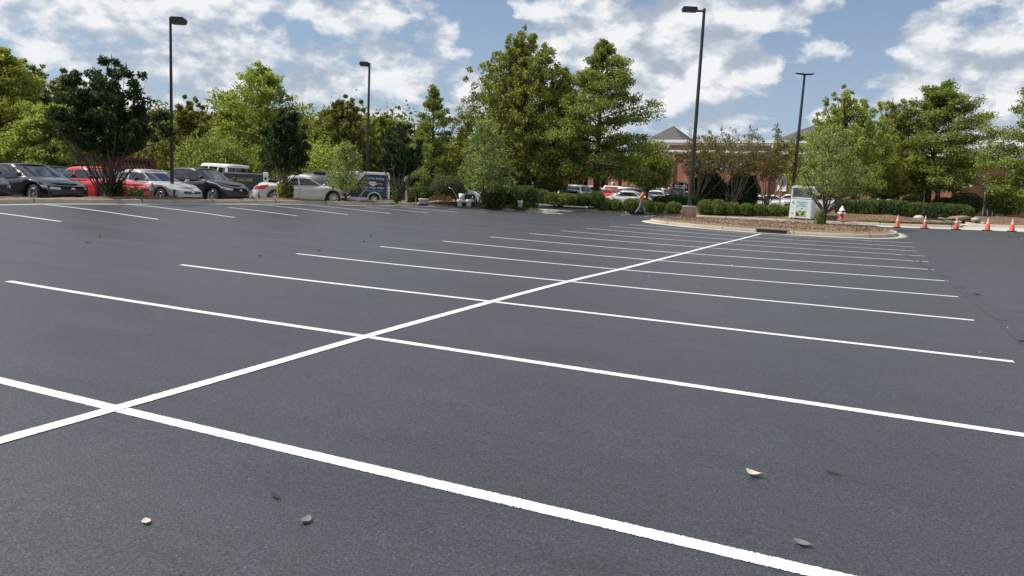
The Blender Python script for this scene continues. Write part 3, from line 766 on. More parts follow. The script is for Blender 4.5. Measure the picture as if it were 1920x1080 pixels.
BIGS = [(925, 44.5, 46, 44, 'leafy clipped shrub left of the three large ones by the white bucket'),
        (938, 45.8, 40, 40, 'clipped shrub, middle of the large ones behind the young tree'),
        (976, 45.2, 56, 43, 'largest clipped dark shrub, right behind the lone white bucket')]
for i, (px, t, w, h, lab) in enumerate(BIGS):
    shrub('large_shrub', lab, 'shrub', px, t, w, h, 'leaf_hedge', 130+i, 'large clipped shrubs by the driveway', .08, 5200, lift=.1, box=(i == 2))
LOW = [(1014, 52, 34, 26, 'leaf_hedge', 'dark low shrub just right of the largest clipped shrub'), (1035, 51.5, 30, 21, 'leaf_ball', 'light green low shrub at the left of the mulch bank'),
       (1060, 51.5, 44, 22, 'leaf_ball', 'light green low hedge left of the big oak trunk'), (1085, 52, 34, 22, 'leaf_hedge', 'dark low shrub touching the big oak trunk'),
       (1117, 52, 30, 27, 'leaf_hedge', 'dark low shrub just right of the big oak trunk'), (1012, 56, 60, 34, 'leaf_hedge', 'dark tall shrub behind the low shrubs left of the oak')]
for i, (px, t, w, h, lm, lab) in enumerate(LOW):
    shrub('low_shrub', lab, 'shrub', px, t, w, h, lm, 140+i, 'low shrubs on the mulch bank', .06, 3000, lift=.45)
DK = [(1325, 58, 58, 64, 'big round dark evergreen bush left of two behind the crape myrtles'), (1389, 58, 52, 64, 'big round dark evergreen bush right of two behind the crape myrtles')]
for i, (px, t, w, h, lab) in enumerate(DK):
    shrub('evergreen_bush', lab, 'bush', px, t, w, h, 'leaf_dark', 150+i, 'dark evergreen bushes', .13, 6000, lift=.4, smooth_=.14)
HG = [(1272, 57, 90, 20, 'low dark hedge behind the shrubs left of the lamp base', 'leaf_hedge'), (1605, 50.5, 74, 28, 'dark hedge behind the fire hydrant', 'leaf_hedge'), (1655, 51, 96, 29, 'dark hedge right of the fire hydrant', 'leaf_hedge'),
      (1712, 53.5, 60, 26, 'sunlit hedge end under the thick oak trunk', 'leaf_topiary'), (1755, 52.6, 112, 27, 'long clipped dark hedge behind the traffic cones', 'leaf_hedge'), (1806, 53.5, 34, 20, 'yellow-green hedge end beside the driveway', 'leaf_ball')]
for i, (px, t, w, h, lab, lm) in enumerate(HG):
    shrub('hedge', lab, 'hedge', px, t, w, h, lm, 160+i, 'clipped hedges', .07, 6500, box=True, lift=.3 if px > 1690 else .45, depth=1.4, rz=-.12)
TP = [(1708, 60, 38, 32, 'olive dome bush left of the thick oak trunk'), (1768, 62, 42, 30, 'small olive dome bush beside the slim young tree'), (1808, 61, 56, 40, 'large olive dome bush in front of the brick wing'),
      (812+0, 52, 66, 44, 'olive round bush beside the arcade'), ]
for i, (px, t, w, h, lab) in enumerate(TP):
    if px == 812: px = 842
    shrub('dome_bush', lab, 'bush', px, t, w, h, 'leaf_topiary', 170+i, 'olive dome bushes', .07, 5200, lift=.35)
LB = [(775, 50, 30, 26, 'leaf_hedge', 'dark shrub right of the small sign post'), (798, 50, 34, 30, 'leaf_hedge', 'dark shrub behind the sawhorse legs'), (826, 49, 44, 18, 'leaf_hedge', 'low dark shrub left of the olive round bush'), (848, 47, 26, 12, 'leaf_olive', 'small low bush near the equipment on the driveway'),
      (785, 54, 50, 30, 'leaf_ball', 'light green shrub behind the dark ones near the small sign')]
for i, (px, t, w, h, lm, lab) in enumerate(LB):
    shrub('low_shrub', lab, 'shrub', px, t, w, h, lm, 180+i, 'shrubs by the driveway', .07, 2800)
shrub('hedge', 'long yellow-green hedge behind the landscape trailers', 'hedge', 500, 60, 130, 16, 'leaf_yellow', 190, 'clipped hedges', .12, 6500, box=True, depth=1.5, rz=.45, lift=.75)
shrub('hedge', 'pale green hedge behind the silver sedan roof', 'hedge', 345, 50, 90, 14, 'leaf_light', 191, 'clipped hedges', .1, 4000, box=True, depth=1.2, rz=.45, lift=.75)
# sprouting weeds round the strip trees
for i, (px, t, w, h, lm, lab) in enumerate([(256, 27.3, 26, 20, 'leaf_yellow', 'small yellowing weed clump right of the very dark tree'), (528, 34.3, 12, 30, 'leaf_yellow', 'yellow-green shoots at the left foot of the small dark tree'),
                           (543, 34.4, 10, 36, 'leaf_olive', 'leafy shoots at the right foot of the small dark tree'), (745, 39.4, 44, 46, 'leaf_hedge', 'dark basal shoots round the multi-stemmed tree by the trailer'),
                           (217, 27.2, 40, 46, 'leaf_dark', 'dense dark basal shoots of the very dark broad tree'), (1536, 40.3, 14, 30, 'leaf_grey', 'grey-green shoots at the foot of the island tree')]):
    R = np.random.RandomState(300+i); x, y, z = spot(px, t, .15); Wd = w*t/F_PX/2; Hh = h*t/F_PX
    T = thing('weed_clump', lab, 'weeds', (x, y, z), 0, 'shoots at tree feet'); mb = MB(); Cs = []
    for k in range(16):
        a = R.rand()*2*PI; r_ = Wd*R.rand(); tip = np.array([math.cos(a)*r_, math.sin(a)*r_, Hh*R.uniform(.5, 1)])
        mb.tube([(tip[0]*.3, tip[1]*.3, 0), tip], [.012, .005], 4, False); 
        for f in np.linspace(.15, 1, 7): Cs.append(tip*np.array([.3+.7*f, .3+.7*f, f])+R.randn(10, 3)*.06)
    V, Fc = leaf_quads(np.concatenate(Cs), .09, R)
    mb.build('stems', M['bark'], T); link('foliage', np_mesh('foliage', V, Fc), M[lm], T)
# loose mulch and leaf litter thrown over the beds (uncountable)
def litter(name, poly, n, mat, size, lift, lab):
    R = np.random.RandomState(len(name)+n); P = np.asarray(poly); x0, y0 = P.min(0); x1, y1 = P.max(0)
    X_ = R.uniform(x0, x1, n); Y_ = R.uniform(y0, y1, n); ins = np.zeros(n, bool); j = len(P)-1
    for i in range(len(P)):
        xi, yi = P[i]; xj, yj = P[j]
        c = ((yi > Y_) != (yj > Y_)) & (X_ < (xj-xi)*(Y_-yi)/(yj-yi+1e-12)+xi); ins ^= c; j = i
    X_, Y_ = X_[ins], Y_[ins]; Cn = np.c_[X_, Y_, GG(X_, Y_)+lift+R.rand(len(X_))*.02]
    V, Fc = leaf_quads(Cn, size, R, .9)
    tag(link(name, np_mesh(name, V, Fc), mat), lab, 'mulch', kind='stuff')
inner = offset_poly(isl, .35, True)
litter('mulch_chips', inner, 14000, M['mulch'], .055, .25, 'loose brown bark chips covering the lamp island')
litter('grass_blades', offset_poly(densify(smooth_poly(VERGE, True, 2), True, .4), .1, True), 9000, M['leaf_ball'], .07, .24, 'short sunlit grass blades round the fire hydrant')

# ------------------------------------------------------------------ vehicles
def superline(a, b, e, n):
    th = np.linspace(0, 2*PI, 4001)[:-1]; c, s_ = np.cos(th), np.sin(th)
    x = a*np.sign(c)*np.abs(c)**(2/e); y = b*np.sign(s_)*np.abs(s_)**(2/e)
    P = np.c_[x, y]; d = np.r_[0, np.cumsum(np.linalg.norm(np.diff(np.r_[P, P[:1]], axis=0), axis=1))]
    u = np.linspace(0, d[-1], n+1)[:-1]; k = np.interp(u, d, np.arange(len(d))); PP = np.r_[P, P[:1]]
    i = k.astype(int); f = (k-i)[:, None]; return PP[i]*(1-f)+PP[np.minimum(i+1, len(PP)-1)]*f
def sst(x, a, b): t = np.clip((x-a)/(b-a), 0, 1); return t*t*(3-2*t)

def make_car(name, label, cat, spec, color, wheel='multi', lod=1):
    L, Wd, H = spec['L'], spec['W'], spec['H']; a, b = L/2, Wd/2
    wr = spec.get('wr', .33); fx = a-spec.get('fo', .9); rx = -a+spec.get('ro', 1.0)
    T = thing(name, label, cat); n = 168 if lod else 96; e = 4.2
    O = superline(a, b, e, n)
    zx = np.array(spec['top'], float)   # list of (x fraction -1..1, z)
    def ztop(x): return np.interp(x/a, zx[:, 0], zx[:, 1])
    vs = np.array([0, .12, .25, .38, .5, .6, .7, .78, .86, .93, .98, 1.0])
    ins = np.interp(vs, [0, .15, .4, .6, .72, .86, 1], [.075, .02, .0, .012, .0, .035, .12])
    insx = np.interp(vs, [0, .2, .45, .6, .75, .9, 1], [.10, .0, .0, .02, .05, .12, .30])
    AR = wr+.055
    def wall(O_, v):
        x = O_[:, 0]; y = O_[:, 1]
        i1 = np.interp(v, vs, ins); i2 = np.interp(v, vs, insx)
        taper = 1-.075*sst(x/a, .45, 1.0)-.05*sst(-x/a, .55, 1.0)
        X_ = x*(1-i2/a); Y_ = y*taper*(1-i1/b)
        zb = .19+.05*sst(np.abs(x)/a, .8, 1.0); side = np.abs(y) > .55*b
        for cx in (fx, rx):
            dx = np.abs(x-cx); arch = np.where(dx < AR, wr+np.sqrt(np.maximum(0, AR*AR-dx*dx)), 0); zb = np.where(side, np.maximum(zb, arch), zb)
        zt = ztop(x)-.03
        return np.c_[X_, Y_, zb+(zt-zb)*v]
    rows = [wall(O, v) for v in vs]; n_l = len(vs)
    top = rows[-1]
    for s_, c_ in ((.93, .02), (.75, .04), (.4, .052), (0.0, .058)):
        q = top.copy(); q[:, 1] *= s_; q[:, 2] += c_; rows.append(q)
    V = np.concatenate(rows); m = len(rows)
    Fc = [(r*n+i, r*n+(i+1) % n, (r+1)*n+(i+1) % n, (r+1)*n+i) for r in range(m-1) for i in range(n)]
    # arch lips turned inwards
    lip = rows[0].copy(); lip[:, 1] *= .86; lip[:, 0] *= .985; base = len(V); V = np.r_[V, lip]
    Fc += [(base+i, base+(i+1) % n, (i+1) % n, i) for i in range(n)]
    link('body', np_mesh('body', V, Fc, True), M['carpaint'], T)
    # cabin
    cb0, cb1, cr0, cr1 = spec['belt'][0]*a, spec['belt'][1]*a, spec['roof'][0]*a, spec['roof'][1]*a
    wb, wrf = b*.93, b*spec.get('rw', .70); zbelt = spec['zb']; n2 = 120 if lod else 72; e2 = 5.0
    U = superline(1, 1, e2, n2)
    def cab(t, U_=U):
        if t <= 1:
            x0 = cb0+(cr0-cb0)*t**.92; x1 = cb1+(cr1-cb1)*t**.96; wd = wb+(wrf-wb)*t**1.25; z = zbelt-.04+(H-.055-zbelt+.04)*t
        X_ = (x0+x1)/2+(x1-x0)/2*U_[:, 0]; Y_ = wd*U_[:, 1]
        Z_ = np.full(len(U_), z)-t*.045*np.abs(U_[:, 0])**2.2
        return np.c_[X_, Y_, Z_]
    ts = [0, .1, .14, .35, .6, .82, .86, .93, 1.0]
    rw = [cab(t) for t in ts]; tp = rw[-1]; cxm = (cr0+cr1)/2
    for s_, c_ in ((.94, .022), (.8, .04), (.45, .052), (0, .057)):
        q = tp.copy(); q[:, 1] *= s_; q[:, 0] = cxm+(q[:, 0]-cxm)*(1-.03*(1-s_)); q[:, 2] += c_; rw.append(q)
    V = np.concatenate(rw); body = []; wins = {'windshield': [], 'rear_window': []}; sides = {}
    sw = spec.get('side', [(-.80, -.62), (-.58, -.03), (.02, .80)])
    for r in range(len(rw)-1):
        for i in range(n2):
            f = (r*n2+i, r*n2+(i+1) % n2, (r+1)*n2+(i+1) % n2, (r+1)*n2+i); um = (U[i]+U[(i+1) % n2])/2
            key = None
            if 2 <= r <= 4 or r == 5 or r == 1 and False:
                if r <= 4 or True:
                    if r in (2, 3, 4):
                        if abs(um[1]) < .87 and um[0] > .5: key = 'windshield'
                        elif abs(um[1]) < .84 and um[0] < -.5: key = 'rear_window' if spec.get('rearwin', True) else None
                        elif abs(um[1]) > .9:
                            for q, (s0, s1) in enumerate(sw):
                                if s0 < um[0] < s1: key = ('side', q, um[1] > 0)
                    elif r == 5 and abs(um[1]) < .87 and abs(um[0]) > .5: key = 'windshield' if um[0] > 0 else ('rear_window' if spec.get('rearwin', True) else None)
            if key is None: body.append(f)
            elif isinstance(key, str): wins[key].append(f)
            else: sides.setdefault(key, []).append(f)
    def sub(nm, fs, mat, sm=True):
        fs = np.array(fs); idx, inv = np.unique(fs, return_inverse=True)
        return link(nm, np_mesh(nm, V[idx], inv.reshape(fs.shape), sm), mat, T)
    sub('roof', body, M['carpaint'])
    for k_, fs in wins.items():
        if fs: sub(k_, fs, M['glass'])
    for k_, fs in sides.items(): sub('side_window', fs, M['glass'])
    # patches on the body wall
    def patch(nm, mat, side, xr, vr, off=.007, parent=T, k1=10, k2=4, front=None, yr=None):
        """side = +1/-1 with x range, or front=+1/-1 with y range (metres)"""
        if front is None:
            S = O[np.sign(O[:, 1]) == side]; S = S[np.abs(S[:, 1]) > .3*b]; S = S[np.argsort(S[:, 0])]
            xs_ = np.linspace(xr[0], xr[1], k1); yy = np.interp(xs_, S[:, 0], S[:, 1]); Q = np.c_[xs_, yy]
        else:
            S = O[np.sign(O[:, 0]) == front]; S = S[np.argsort(S[:, 1])]
            ys_ = np.linspace(yr[0], yr[1], k1); xx = np.interp(ys_, S[:, 1], S[:, 0]); Q = np.c_[xx, ys_]
        rows_ = []
        for v in np.linspace(vr[0], vr[1], k2):
            p = wall(Q, v); nrm = np.array([Q[:, 0]/a**2*abs(1)*(np.abs(Q[:, 0]/a)**3), Q[:, 1]/b**2*(np.abs(Q[:, 1]/b)**3), 0*Q[:, 0]]).T
            nrm /= np.linalg.norm(nrm, axis=1)[:, None]+1e-9; rows_.append(p+nrm*off)
        Vp = np.concatenate(rows_); kk = len(Q)
        Fp = [(r*kk+i, r*kk+i+1, (r+1)*kk+i+1, (r+1)*kk+i) for r in range(k2-1) for i in range(kk-1)]
        return link(nm, np_mesh(nm, Vp, Fp, True), mat, parent)
    hv = spec.get('hv', (.60, .80)); gv = spec.get('gv', (.46, .74)); tv = spec.get('tv', (.66, .90))
    for s_ in (1, -1):
        patch('headlight', M['headlamp'], s_, None, hv, .010, front=1, yr=(s_*b*.50, s_*b*.972) if s_ > 0 else (-b*.972, -b*.50), k1=14)
        if lod: patch('indicator', M['amber'], s_, (a*.86, a*.90), (hv[0]-.05, hv[0]+.04), .011)
        patch('tail_light', M['tail'], s_, (-a*.975, -a*.80), tv, .010, k1=8)
        patch('tail_light', M['tail'], s_, None, tv, .010, front=-1, yr=(s_*b*.45, s_*b*.93) if s_ > 0 else (-b*.93, -b*.45))
    patch('grille', M['blacktrim'], 1, None, gv, .012, front=1, yr=(-b*.5, b*.5))
    patch('lower_intake', M['blacktrim'], 1, None, (.03, .22), .010, front=1, yr=(-b*.62, b*.62))
    if lod:
        for s_ in (1, -1):
            patch('fog_light', M['blacktrim'], s_, None, (.10, .28), .012, front=1, yr=(s_*b*.72, s_*b*.9) if s_ > 0 else (-b*.9, -b*.72))
            for xd in (spec['belt'][1]*a*.86, (sw[-1][0]*.5+sw[-2][1]*.5)*(cb1-cb0)/2+(cb0+cb1)/2, rx+AR+.03):
                patch('door_seam', M['blacktrim'], s_, (xd-.007, xd+.007), (.06, .97), .004, k1=2, k2=10)
            for xd in ((sw[-1][0]*.5+sw[-2][1]*.5)*(cb1-cb0)/2+(cb0+cb1)/2+.12, rx+AR+.10):
                MB().box((xd, s_*b*.985, ztop(xd)*.87), (.17, .05, .03), bev=.01).build('door_handle', M['carpaint'], T)
            patch('sill', M['blacktrim'], s_, (rx+AR+.06, fx-AR-.06), (0, .07), .006)
            if spec.get('chrome'): patch('beltline_trim', M['chrome'], s_, (cb0*.9, cb1*.82), (.985, 1.0), .012, k2=2)
        mz = gv[0]+.6*(gv[1]-gv[0]); zz = .19+(ztop(a*.98)-.03-.19)*mz
        bd = MB(); bd.lathe([(.0, 0), (.06, .0), (.075, .008), (.075, .02), (.055, .02), (.05, .012), (.0, .012)], n=20, axis='y')
        em = bd.build('badge', M['chrome'], T); em.rotation_euler = (0, 0, -PI/2); em.location = (a-.0-.012-(np.interp(mz, vs, insx))+.012, 0, zz)
        patch('bumper_line', M['blacktrim'], 1, None, (.43, .445), .005, front=1, yr=(-b*.9, b*.9), k1=14, k2=2)
        MB().box((-a-.005, 0, .62), (.02, .52, .13), bev=.008).build('rear_plate', M['white'], T)
    # mirrors
    for s_ in (1, -1):
        mb = MB(); xm = cb1-.42*(cb1-cr1)-.30
        xm = spec['belt'][1]*a*.80
        mb.box((xm, s_*(b+.075), zbelt+.07), (.13, .20, .13), bev=.045); mb.box((xm+.01, s_*(b-.03), zbelt+.03), (.07, .12, .04), bev=.01)
        mb.build('mirror', M['blacktrim'] if spec.get('blackmirror') else M['carpaint'], T)
    # underbody and wheels
    MB().box((0, 0, .42), (L-.5, Wd-.42, .40)).build('underbody', M['black'], T)
    if wheel not in WH: WH[wheel] = wheel_mesh(wheel)
    for cx in (fx, rx):
        for s_ in (1, -1):
            ty, rm = WH[wheel]; sc = wr/.33
            w = link('wheel', ty, None, T); w.location = (cx, s_*(b-(.165 if cx > 0 else .145)), wr); w.scale = (sc, 1, sc); w.rotation_euler = (0, 0, 0 if s_ > 0 else PI)
            r_ = link('rim', rm, None, w)
    setcol(T, color); return T
WH = {}
def wheel_mesh(kind):
    m = MB(); m.lathe([(.20, -.10), (.27, -.11), (.315, -.10), (.33, -.075), (.333, 0), (.33, .075), (.315, .10), (.27, .11), (.205, .10)], n=32, axis='y')
    o = m.build('wheel', M['tyre']); ty = o.data; bpy.data.objects.remove(o)
    r = MB(); r.lathe([(.21, .07), (.222, .102), (.207, .104), (.195, .09), (.185, .03), (.18, -.05)], n=32, axis='y')
    k = {'multi': 10, 'five': 5, 'star': 7, 'steel': 9}[kind]
    for i in range(k):
        t = 2*PI*i/k; w = {'multi': .018, 'five': .048, 'star': .026, 'steel': .03}[kind]
        c, s_ = math.cos(t), math.sin(t); V = []
        for (rr, ww, hh) in ((.03, w*1.1, .085), (.195, w*.75, .098)):
            for q in (-1, 1):
                for h in (hh, hh-.03): V.append((rr*c-q*ww*s_, h, rr*s_+q*ww*c))
        r.add(V, [(0, 2, 6, 4), (1, 5, 7, 3), (0, 4, 5, 1), (2, 3, 7, 6), (4, 6, 7, 5), (0, 1, 3, 2)])
    r.lathe([(0, .09), (.03, .098), (.045, .085), (.045, .06)], n=14, axis='y')
    o = r.build('rim', M['alloy']); rm = o.data; bpy.data.objects.remove(o)
    return ty, rm
SEDAN = dict(L=4.65, W=1.80, H=1.44, fo=.90, ro=1.02, wr=.325, belt=(-.80, .50), roof=(-.42, .13), zb=.93,
             top=[(-1, .93), (-.93, .99), (-.8, 1.02), (-.5, .98), (0, .95), (.42, .95), (.6, .90), (.8, .82), (.93, .74), (1, .70)])
JETTA = dict(SEDAN, belt=(-.74, .50), roof=(-.44, .13), top=[(-1, .95), (-.93, 1.0), (-.75, 1.02), (-.5, .98), (0, .95), (.42, .96), (.6, .93), (.85, .84), (.95, .78), (1, .74)], gv=(.58, .76), hv=(.58, .78), blackmirror=True)
CIVIC = dict(SEDAN, W=1.82, L=4.65, H=1.42, belt=(-.86, .52), roof=(-.42, .12), wr=.33, gv=(.50, .72), hv=(.60, .76), chrome=False,
             top=[(-1, .98), (-.9, 1.03), (-.6, .98), (0, .93), (.42, .94), (.6, .89), (.8, .81), (.93, .73), (1, .69)])
OPTIMA = dict(SEDAN, L=4.84, W=1.83, H=1.455, belt=(-.78, .52), roof=(-.40, .12), gv=(.52, .70), hv=(.56, .76), chrome=True)
FUSION = dict(SEDAN, L=4.87, W=1.85, H=1.47, belt=(-.72, .53), roof=(-.32, .12), wr=.34, chrome=True, side=[(-.78, -.52), (-.50, .00), (.03, .80)],
              top=[(-1, .98), (-.93, 1.05), (-.8, 1.06), (-.5, 1.0), (0, .97), (.42, .97), (.6, .92), (.8, .83), (.93, .74), (1, .70)])
CROSS = dict(L=4.35, W=1.79, H=1.61, fo=.86, ro=.80, wr=.345, belt=(-.97, .50), roof=(-.66, .14), zb=1.08, rw=.74, side=[(-.85, -.60), (-.56, -.02), (.03, .80)],
             top=[(-1, 1.02), (-.9, 1.08), (-.5, 1.08), (0, 1.07), (.4, 1.09), (.6, 1.04), (.8, .97), (.93, .88), (1, .82)], gv=(.50, .74), hv=(.64, .80), blackmirror=True)
SUV = dict(L=4.7, W=1.88, H=1.72, fo=.88, ro=.95, wr=.36, belt=(-.985, .46), roof=(-.84, .16), zb=1.10, rw=.78, side=[(-.88, -.50), (-.46, .0), (.04, .80)],
           top=[(-1, 1.02), (-.9, 1.1), (-.5, 1.1), (0, 1.09), (.4, 1.12), (.6, 1.08), (.8, 1.02), (.93, .94), (1, .88)])
VAN = dict(L=5.0, W=1.95, H=1.95, fo=.85, ro=1.0, wr=.34, belt=(-.99, .60), roof=(-.95, .30), zb=1.10, rw=.84, side=[(-.92, -.45), (-.40, .12), (.16, .84)],
           top=[(-1, 1.05), (-.9, 1.1), (-.5, 1.1), (0, 1.1), (.5, 1.12), (.7, 1.05), (.9, .9), (1, .8)])
def put(T, X, Y, rz, lift=0.0):
    z = G(X, Y)+lift
    c, s_ = math.cos(rz), math.sin(rz)
    dz1 = G(X+1.4*c, Y+1.4*s_)-G(X-1.4*c, Y-1.4*s_)
    T.location = (X, Y, z); T.rotation_euler = (0, -math.atan2(dz1, 2.8), rz); return T
GP = 'cars parked behind the kerb strip'
c1 = make_car('parked_car', 'black sedan cut off by the left edge, only its nose in view', 'car', CIVIC, (.010, .011, .013)); c1['group'] = GP
put(c1, -22.45, 11.35, .0)
c2 = make_car('parked_car', 'glossy black sedan nose-in beside the red one', 'car', dict(CIVIC, chrome=True), (.007, .008, .010), 'star'); c2['group'] = GP
put(c2, -22.6, 14.05, .0)
c3 = make_car('parked_car', 'bright red sedan behind the very dark tree', 'car', JETTA, (.62, .035, .04), 'multi'); c3['group'] = GP
put(c3, -22.8, 16.85, 0)
c4 = make_car('parked_car', 'silver grey sedan between the red sedan and the black crossover', 'car', OPTIMA, (.40, .40, .40), 'five'); c4['group'] = GP
put(c4, -22.95, 19.35, 0)
c5 = make_car('parked_car', 'dark blue-black crossover beside the silver grey sedan', 'car', CROSS, (.010, .014, .022), 'five'); c5['group'] = GP
put(c5, -22.7, 21.95, 0)
c6 = make_car('parked_car', 'pale champagne sedan seen side-on behind the small dark tree', 'car', FUSION, (.60, .57, .52), 'multi'); c6['group'] = GP
x, y, z = spot(566, 40.3); put(c6, x, y, .80)
for T_ in (c4, c6):
    pass
# van behind the crossover
c7 = make_car('parked_van', 'white van seen from behind over the black crossover', 'van', VAN, (.78, .78, .76)); x, y, z = spot(408, 45.5); put(c7, x, y, 2.9)
c8 = make_car('parked_truck', 'white truck cab half hidden behind the thin sapling', 'truck', dict(VAN, L=5.2), (.80, .80, .79)); x, y, z = spot(632, 50); put(c8, x, y, .6)
# far rows
proto = {}
for k, s_ in (('sedan', SEDAN), ('cross', CROSS), ('suv', SUV)):
    proto[k] = s_
FARC = [
 ('sedan', 1002, 72, 350, (.55, .62, .66), .3, 'pale silver-blue car seen over the hedges left of the big oak'),
 ('suv', 1030, 76, 350, (.60, .62, .60), .2, 'pale silver crossover behind the low shrubs left of the big oak'),
 ('suv', 1062, 68, 351, (.34, .34, .33), 2.9, 'grey wagon with sloping rear beside the blue car'),
 ('cross', 1084, 82, 352, (.02, .16, .55), .2, 'bright blue car just left of the big oak trunk'),
 ('sedan', 1056, 92, 345, (.75, .75, .73), .1, 'white car roof behind the grey wagon'),
 ('sedan', 1078, 60, 361, (.55, .66, .72), .2, 'pale blue car low behind the hedge at the oak trunk'),
 ('cross', 1113, 78, 352, (.66, .66, .65), 1.0, 'silver car immediately right of the big oak trunk'),
 ('sedan', 1132, 84, 356, (.78, .78, .76), .2, 'white sedan right of the oak behind the red car'),
 ('sedan', 1141, 76, 362, (.62, .04, .03), 2.6, 'red car with open look behind the round shrubs'),
 ('suv', 1162, 92, 349, (.74, .74, .72), .1, 'white sport utility car in front of the dark arcade opening'),
 ('cross', 1166, 80, 354, (.80, .80, .79), 3.0, 'white crossover below the white sport utility car'),
 ('sedan', 1172, 66, 365, (.52, .54, .55), 3.1, 'silver sedan with rounded roof left of the walking person'),
 ('cross', 1196, 70, 362, (.10, .16, .20), .6, 'dark teal car directly behind the walking person'),
 ('suv', 1215, 86, 360, (.80, .80, .80), 3.1, 'white car with red lamps right of the walking person'),
 ('sedan', 1236, 80, 362, (.78, .78, .77), .05, 'white car with square side windows left of the black utility vehicle'),
 ('suv', 1266, 68, 352, (.008, .008, .010), 1.75, 'large black utility vehicle with its dark rear window facing us'),
 ('sedan', 1418, 66, 376, (.78, .79, .80), .3, 'white car bonnet glaring behind the round shrubs'),
 ('sedan', 1450, 78, 369, (.80, .80, .80), .1, 'white car right of the double tree stems by the stop sign'),
 ('cross', 1476, 86, 367, (.74, .74, .74), 3.1, 'white car with red roof stripe behind the twin-head lamp'),
 ('sedan', 1490, 94, 365, (.5, .04, .05), .1, 'dark red car roof behind the lamp left of the donation bin'),
 ('suv', 1545, 70, 373, (.76, .77, .78), .1, 'white car right of the donation bin behind the island tree'),
 ('sedan', 1662, 72, 378, (.50, .53, .54), .1, 'pale grey car roof behind the dark hedge right of the hydrant'),
 ('cross', 1646, 84, 374, (.46, .50, .52), 2.9, 'silver-blue car behind the pale grey roof'),
 ('sedan', 1706, 80, 382, (.72, .74, .76), .1, 'light car behind the hedge left of the thick oak trunk'),
 ('sedan', 1742, 82, 384, (.70, .70, .70), .1, 'white car right of the thick oak trunk'),
 ('sedan', 1758, 90, 384, (.55, .12, .08), .1, 'red car end beside the white one by the topiary'),
 ('suv', 876, 56, 350, (.62, .68, .72), -.35, 'pale pickup-like car coming along the driveway past the equipment'),
 ('cross', 966, 74, 345, (.25, .06, .06), .1, 'dull red car roof behind the large clipped shrubs'),
 ('sedan', 950, 64, 354, (.60, .62, .63), .1, 'silver car between the large clipped shrubs'),
 ('sedan', 104, 38, 330, (.015, .02, .02), .1, 'black car in the shade behind the two black sedans'),
 ('sedan', 815, 66, 352, (.5, .58, .62), .1, 'pale blue car behind the shrubs by the arcade'),
]
made = {}
for (k, px, t, yt, col, rz, lab) in FARC:
    if k not in made:
        T_ = make_car('parked_car', lab, 'car', proto[k], col, 'steel' if k == 'suv' else 'multi', 0); made[k] = T_
    else:
        T_ = copy_tree(made[k]); T_['label'] = lab
    T_['group'] = 'cars in the shop car parks'; setcol(T_, col)
    x, y, z = spot(px, t); Hc = proto[k]['H']; zz = hgt(px, yt, t)-Hc
    T_.location = (x, y, max(z-.05, min(z+.6, zz))); T_.rotation_euler = (0, 0, rz)

# ------------------------------------------------------------------ lamp posts
def text(body, size, mat, parent, loc, rot, name='lettering', ext=.004, shear=0.0, align='CENTER', sx=1.0, bold=0.0):
    cu = bpy.data.curves.new(name, 'FONT'); cu.body = body; cu.size = size; cu.extrude = ext; cu.align_x = align; cu.align_y = 'CENTER'; cu.shear = shear; cu.offset = bold
    o = bpy.data.objects.new(name, cu); COL.objects.link(o)
    dg = bpy.context.evaluated_depsgraph_get(); me = bpy.data.meshes.new_from_object(o.evaluated_get(dg)); bpy.data.objects.remove(o)
    me.materials.clear(); t = link(name, me, mat, parent); t.location = loc; t.rotation_euler = rot; t.scale = (sx, 1, 1); return t

def shoebox_lamp(label, px, t, ytop, armdir, base_h=.0, base_r=.0, lift=0.0, arm=.35, hl=.62, lean=0.0, pw=.075):
    x, y, z = spot(px, t, lift); T = thing('street_lamp', label, 'street lamp', (x, y, z), armdir, 'parking lot lamp posts')
    H = hgt(px, ytop, t, lift)-z
    if base_h:
        MB().lathe([(0, -.15), (base_r, -.15), (base_r, base_h-.05), (base_r+.012, base_h-.045), (base_r+.012, base_h-.012), (base_r-.02, base_h), (0, base_h)], n=28).build('concrete_base', M['polebase'], T)
    m = MB(); m.box((0, 0, base_h+.02), (.34, .34, .035), bev=.01); m.box((0, 0, base_h+.10), (.25, .25, .15), taper=.75); m.build('base_cover', M['pole'], T)
    q = MB(); s0 = pw*1.12; s1 = pw*.78
    q.tube([(0, 0, base_h), (0, 0, H)], [s0, s1], 4, smooth=False); q.build('pole', M['pole'], T)
    MB().box((arm/2, 0, H-.14), (arm, .07, .10)).build('arm', M['pole'], T)
    hd = MB(); x0 = arm-.02
    hd.prism_y([(x0, H-.20), (x0+hl, H-.20), (x0+hl+.05, H-.05), (x0+hl-.02, H+.04), (x0+.05, H+.04), (x0-.02, H-.03)], -.19, .19)
    h_ = hd.build('lamp_head', M['pole'], T)
    MB().box((x0+hl*.5, 0, H-.207), (hl*.8, .30, .03), bev=.01).build('lens', M['lens'], h_)
    return T
yawR = -YAW  # direction of camera right in the plan
shoebox_lamp('tall dark lamp post standing on a round stained concrete base on the mulched island', 1291, 42.6, 16, PI+.43, .74, .385, lift=.14, arm=.42, hl=.75, pw=.10)
shoebox_lamp('dark lamp post between the silver grey sedan and the black crossover, leftmost of the lamps', 323, 31.2, 34, .50, lift=0.05, arm=.05, hl=.52, pw=.085)
shoebox_lamp('dark lamp post behind the black cargo trailer', 687, 50, 118, PI+.5, lift=.0, arm=.05, hl=.55, pw=.10)
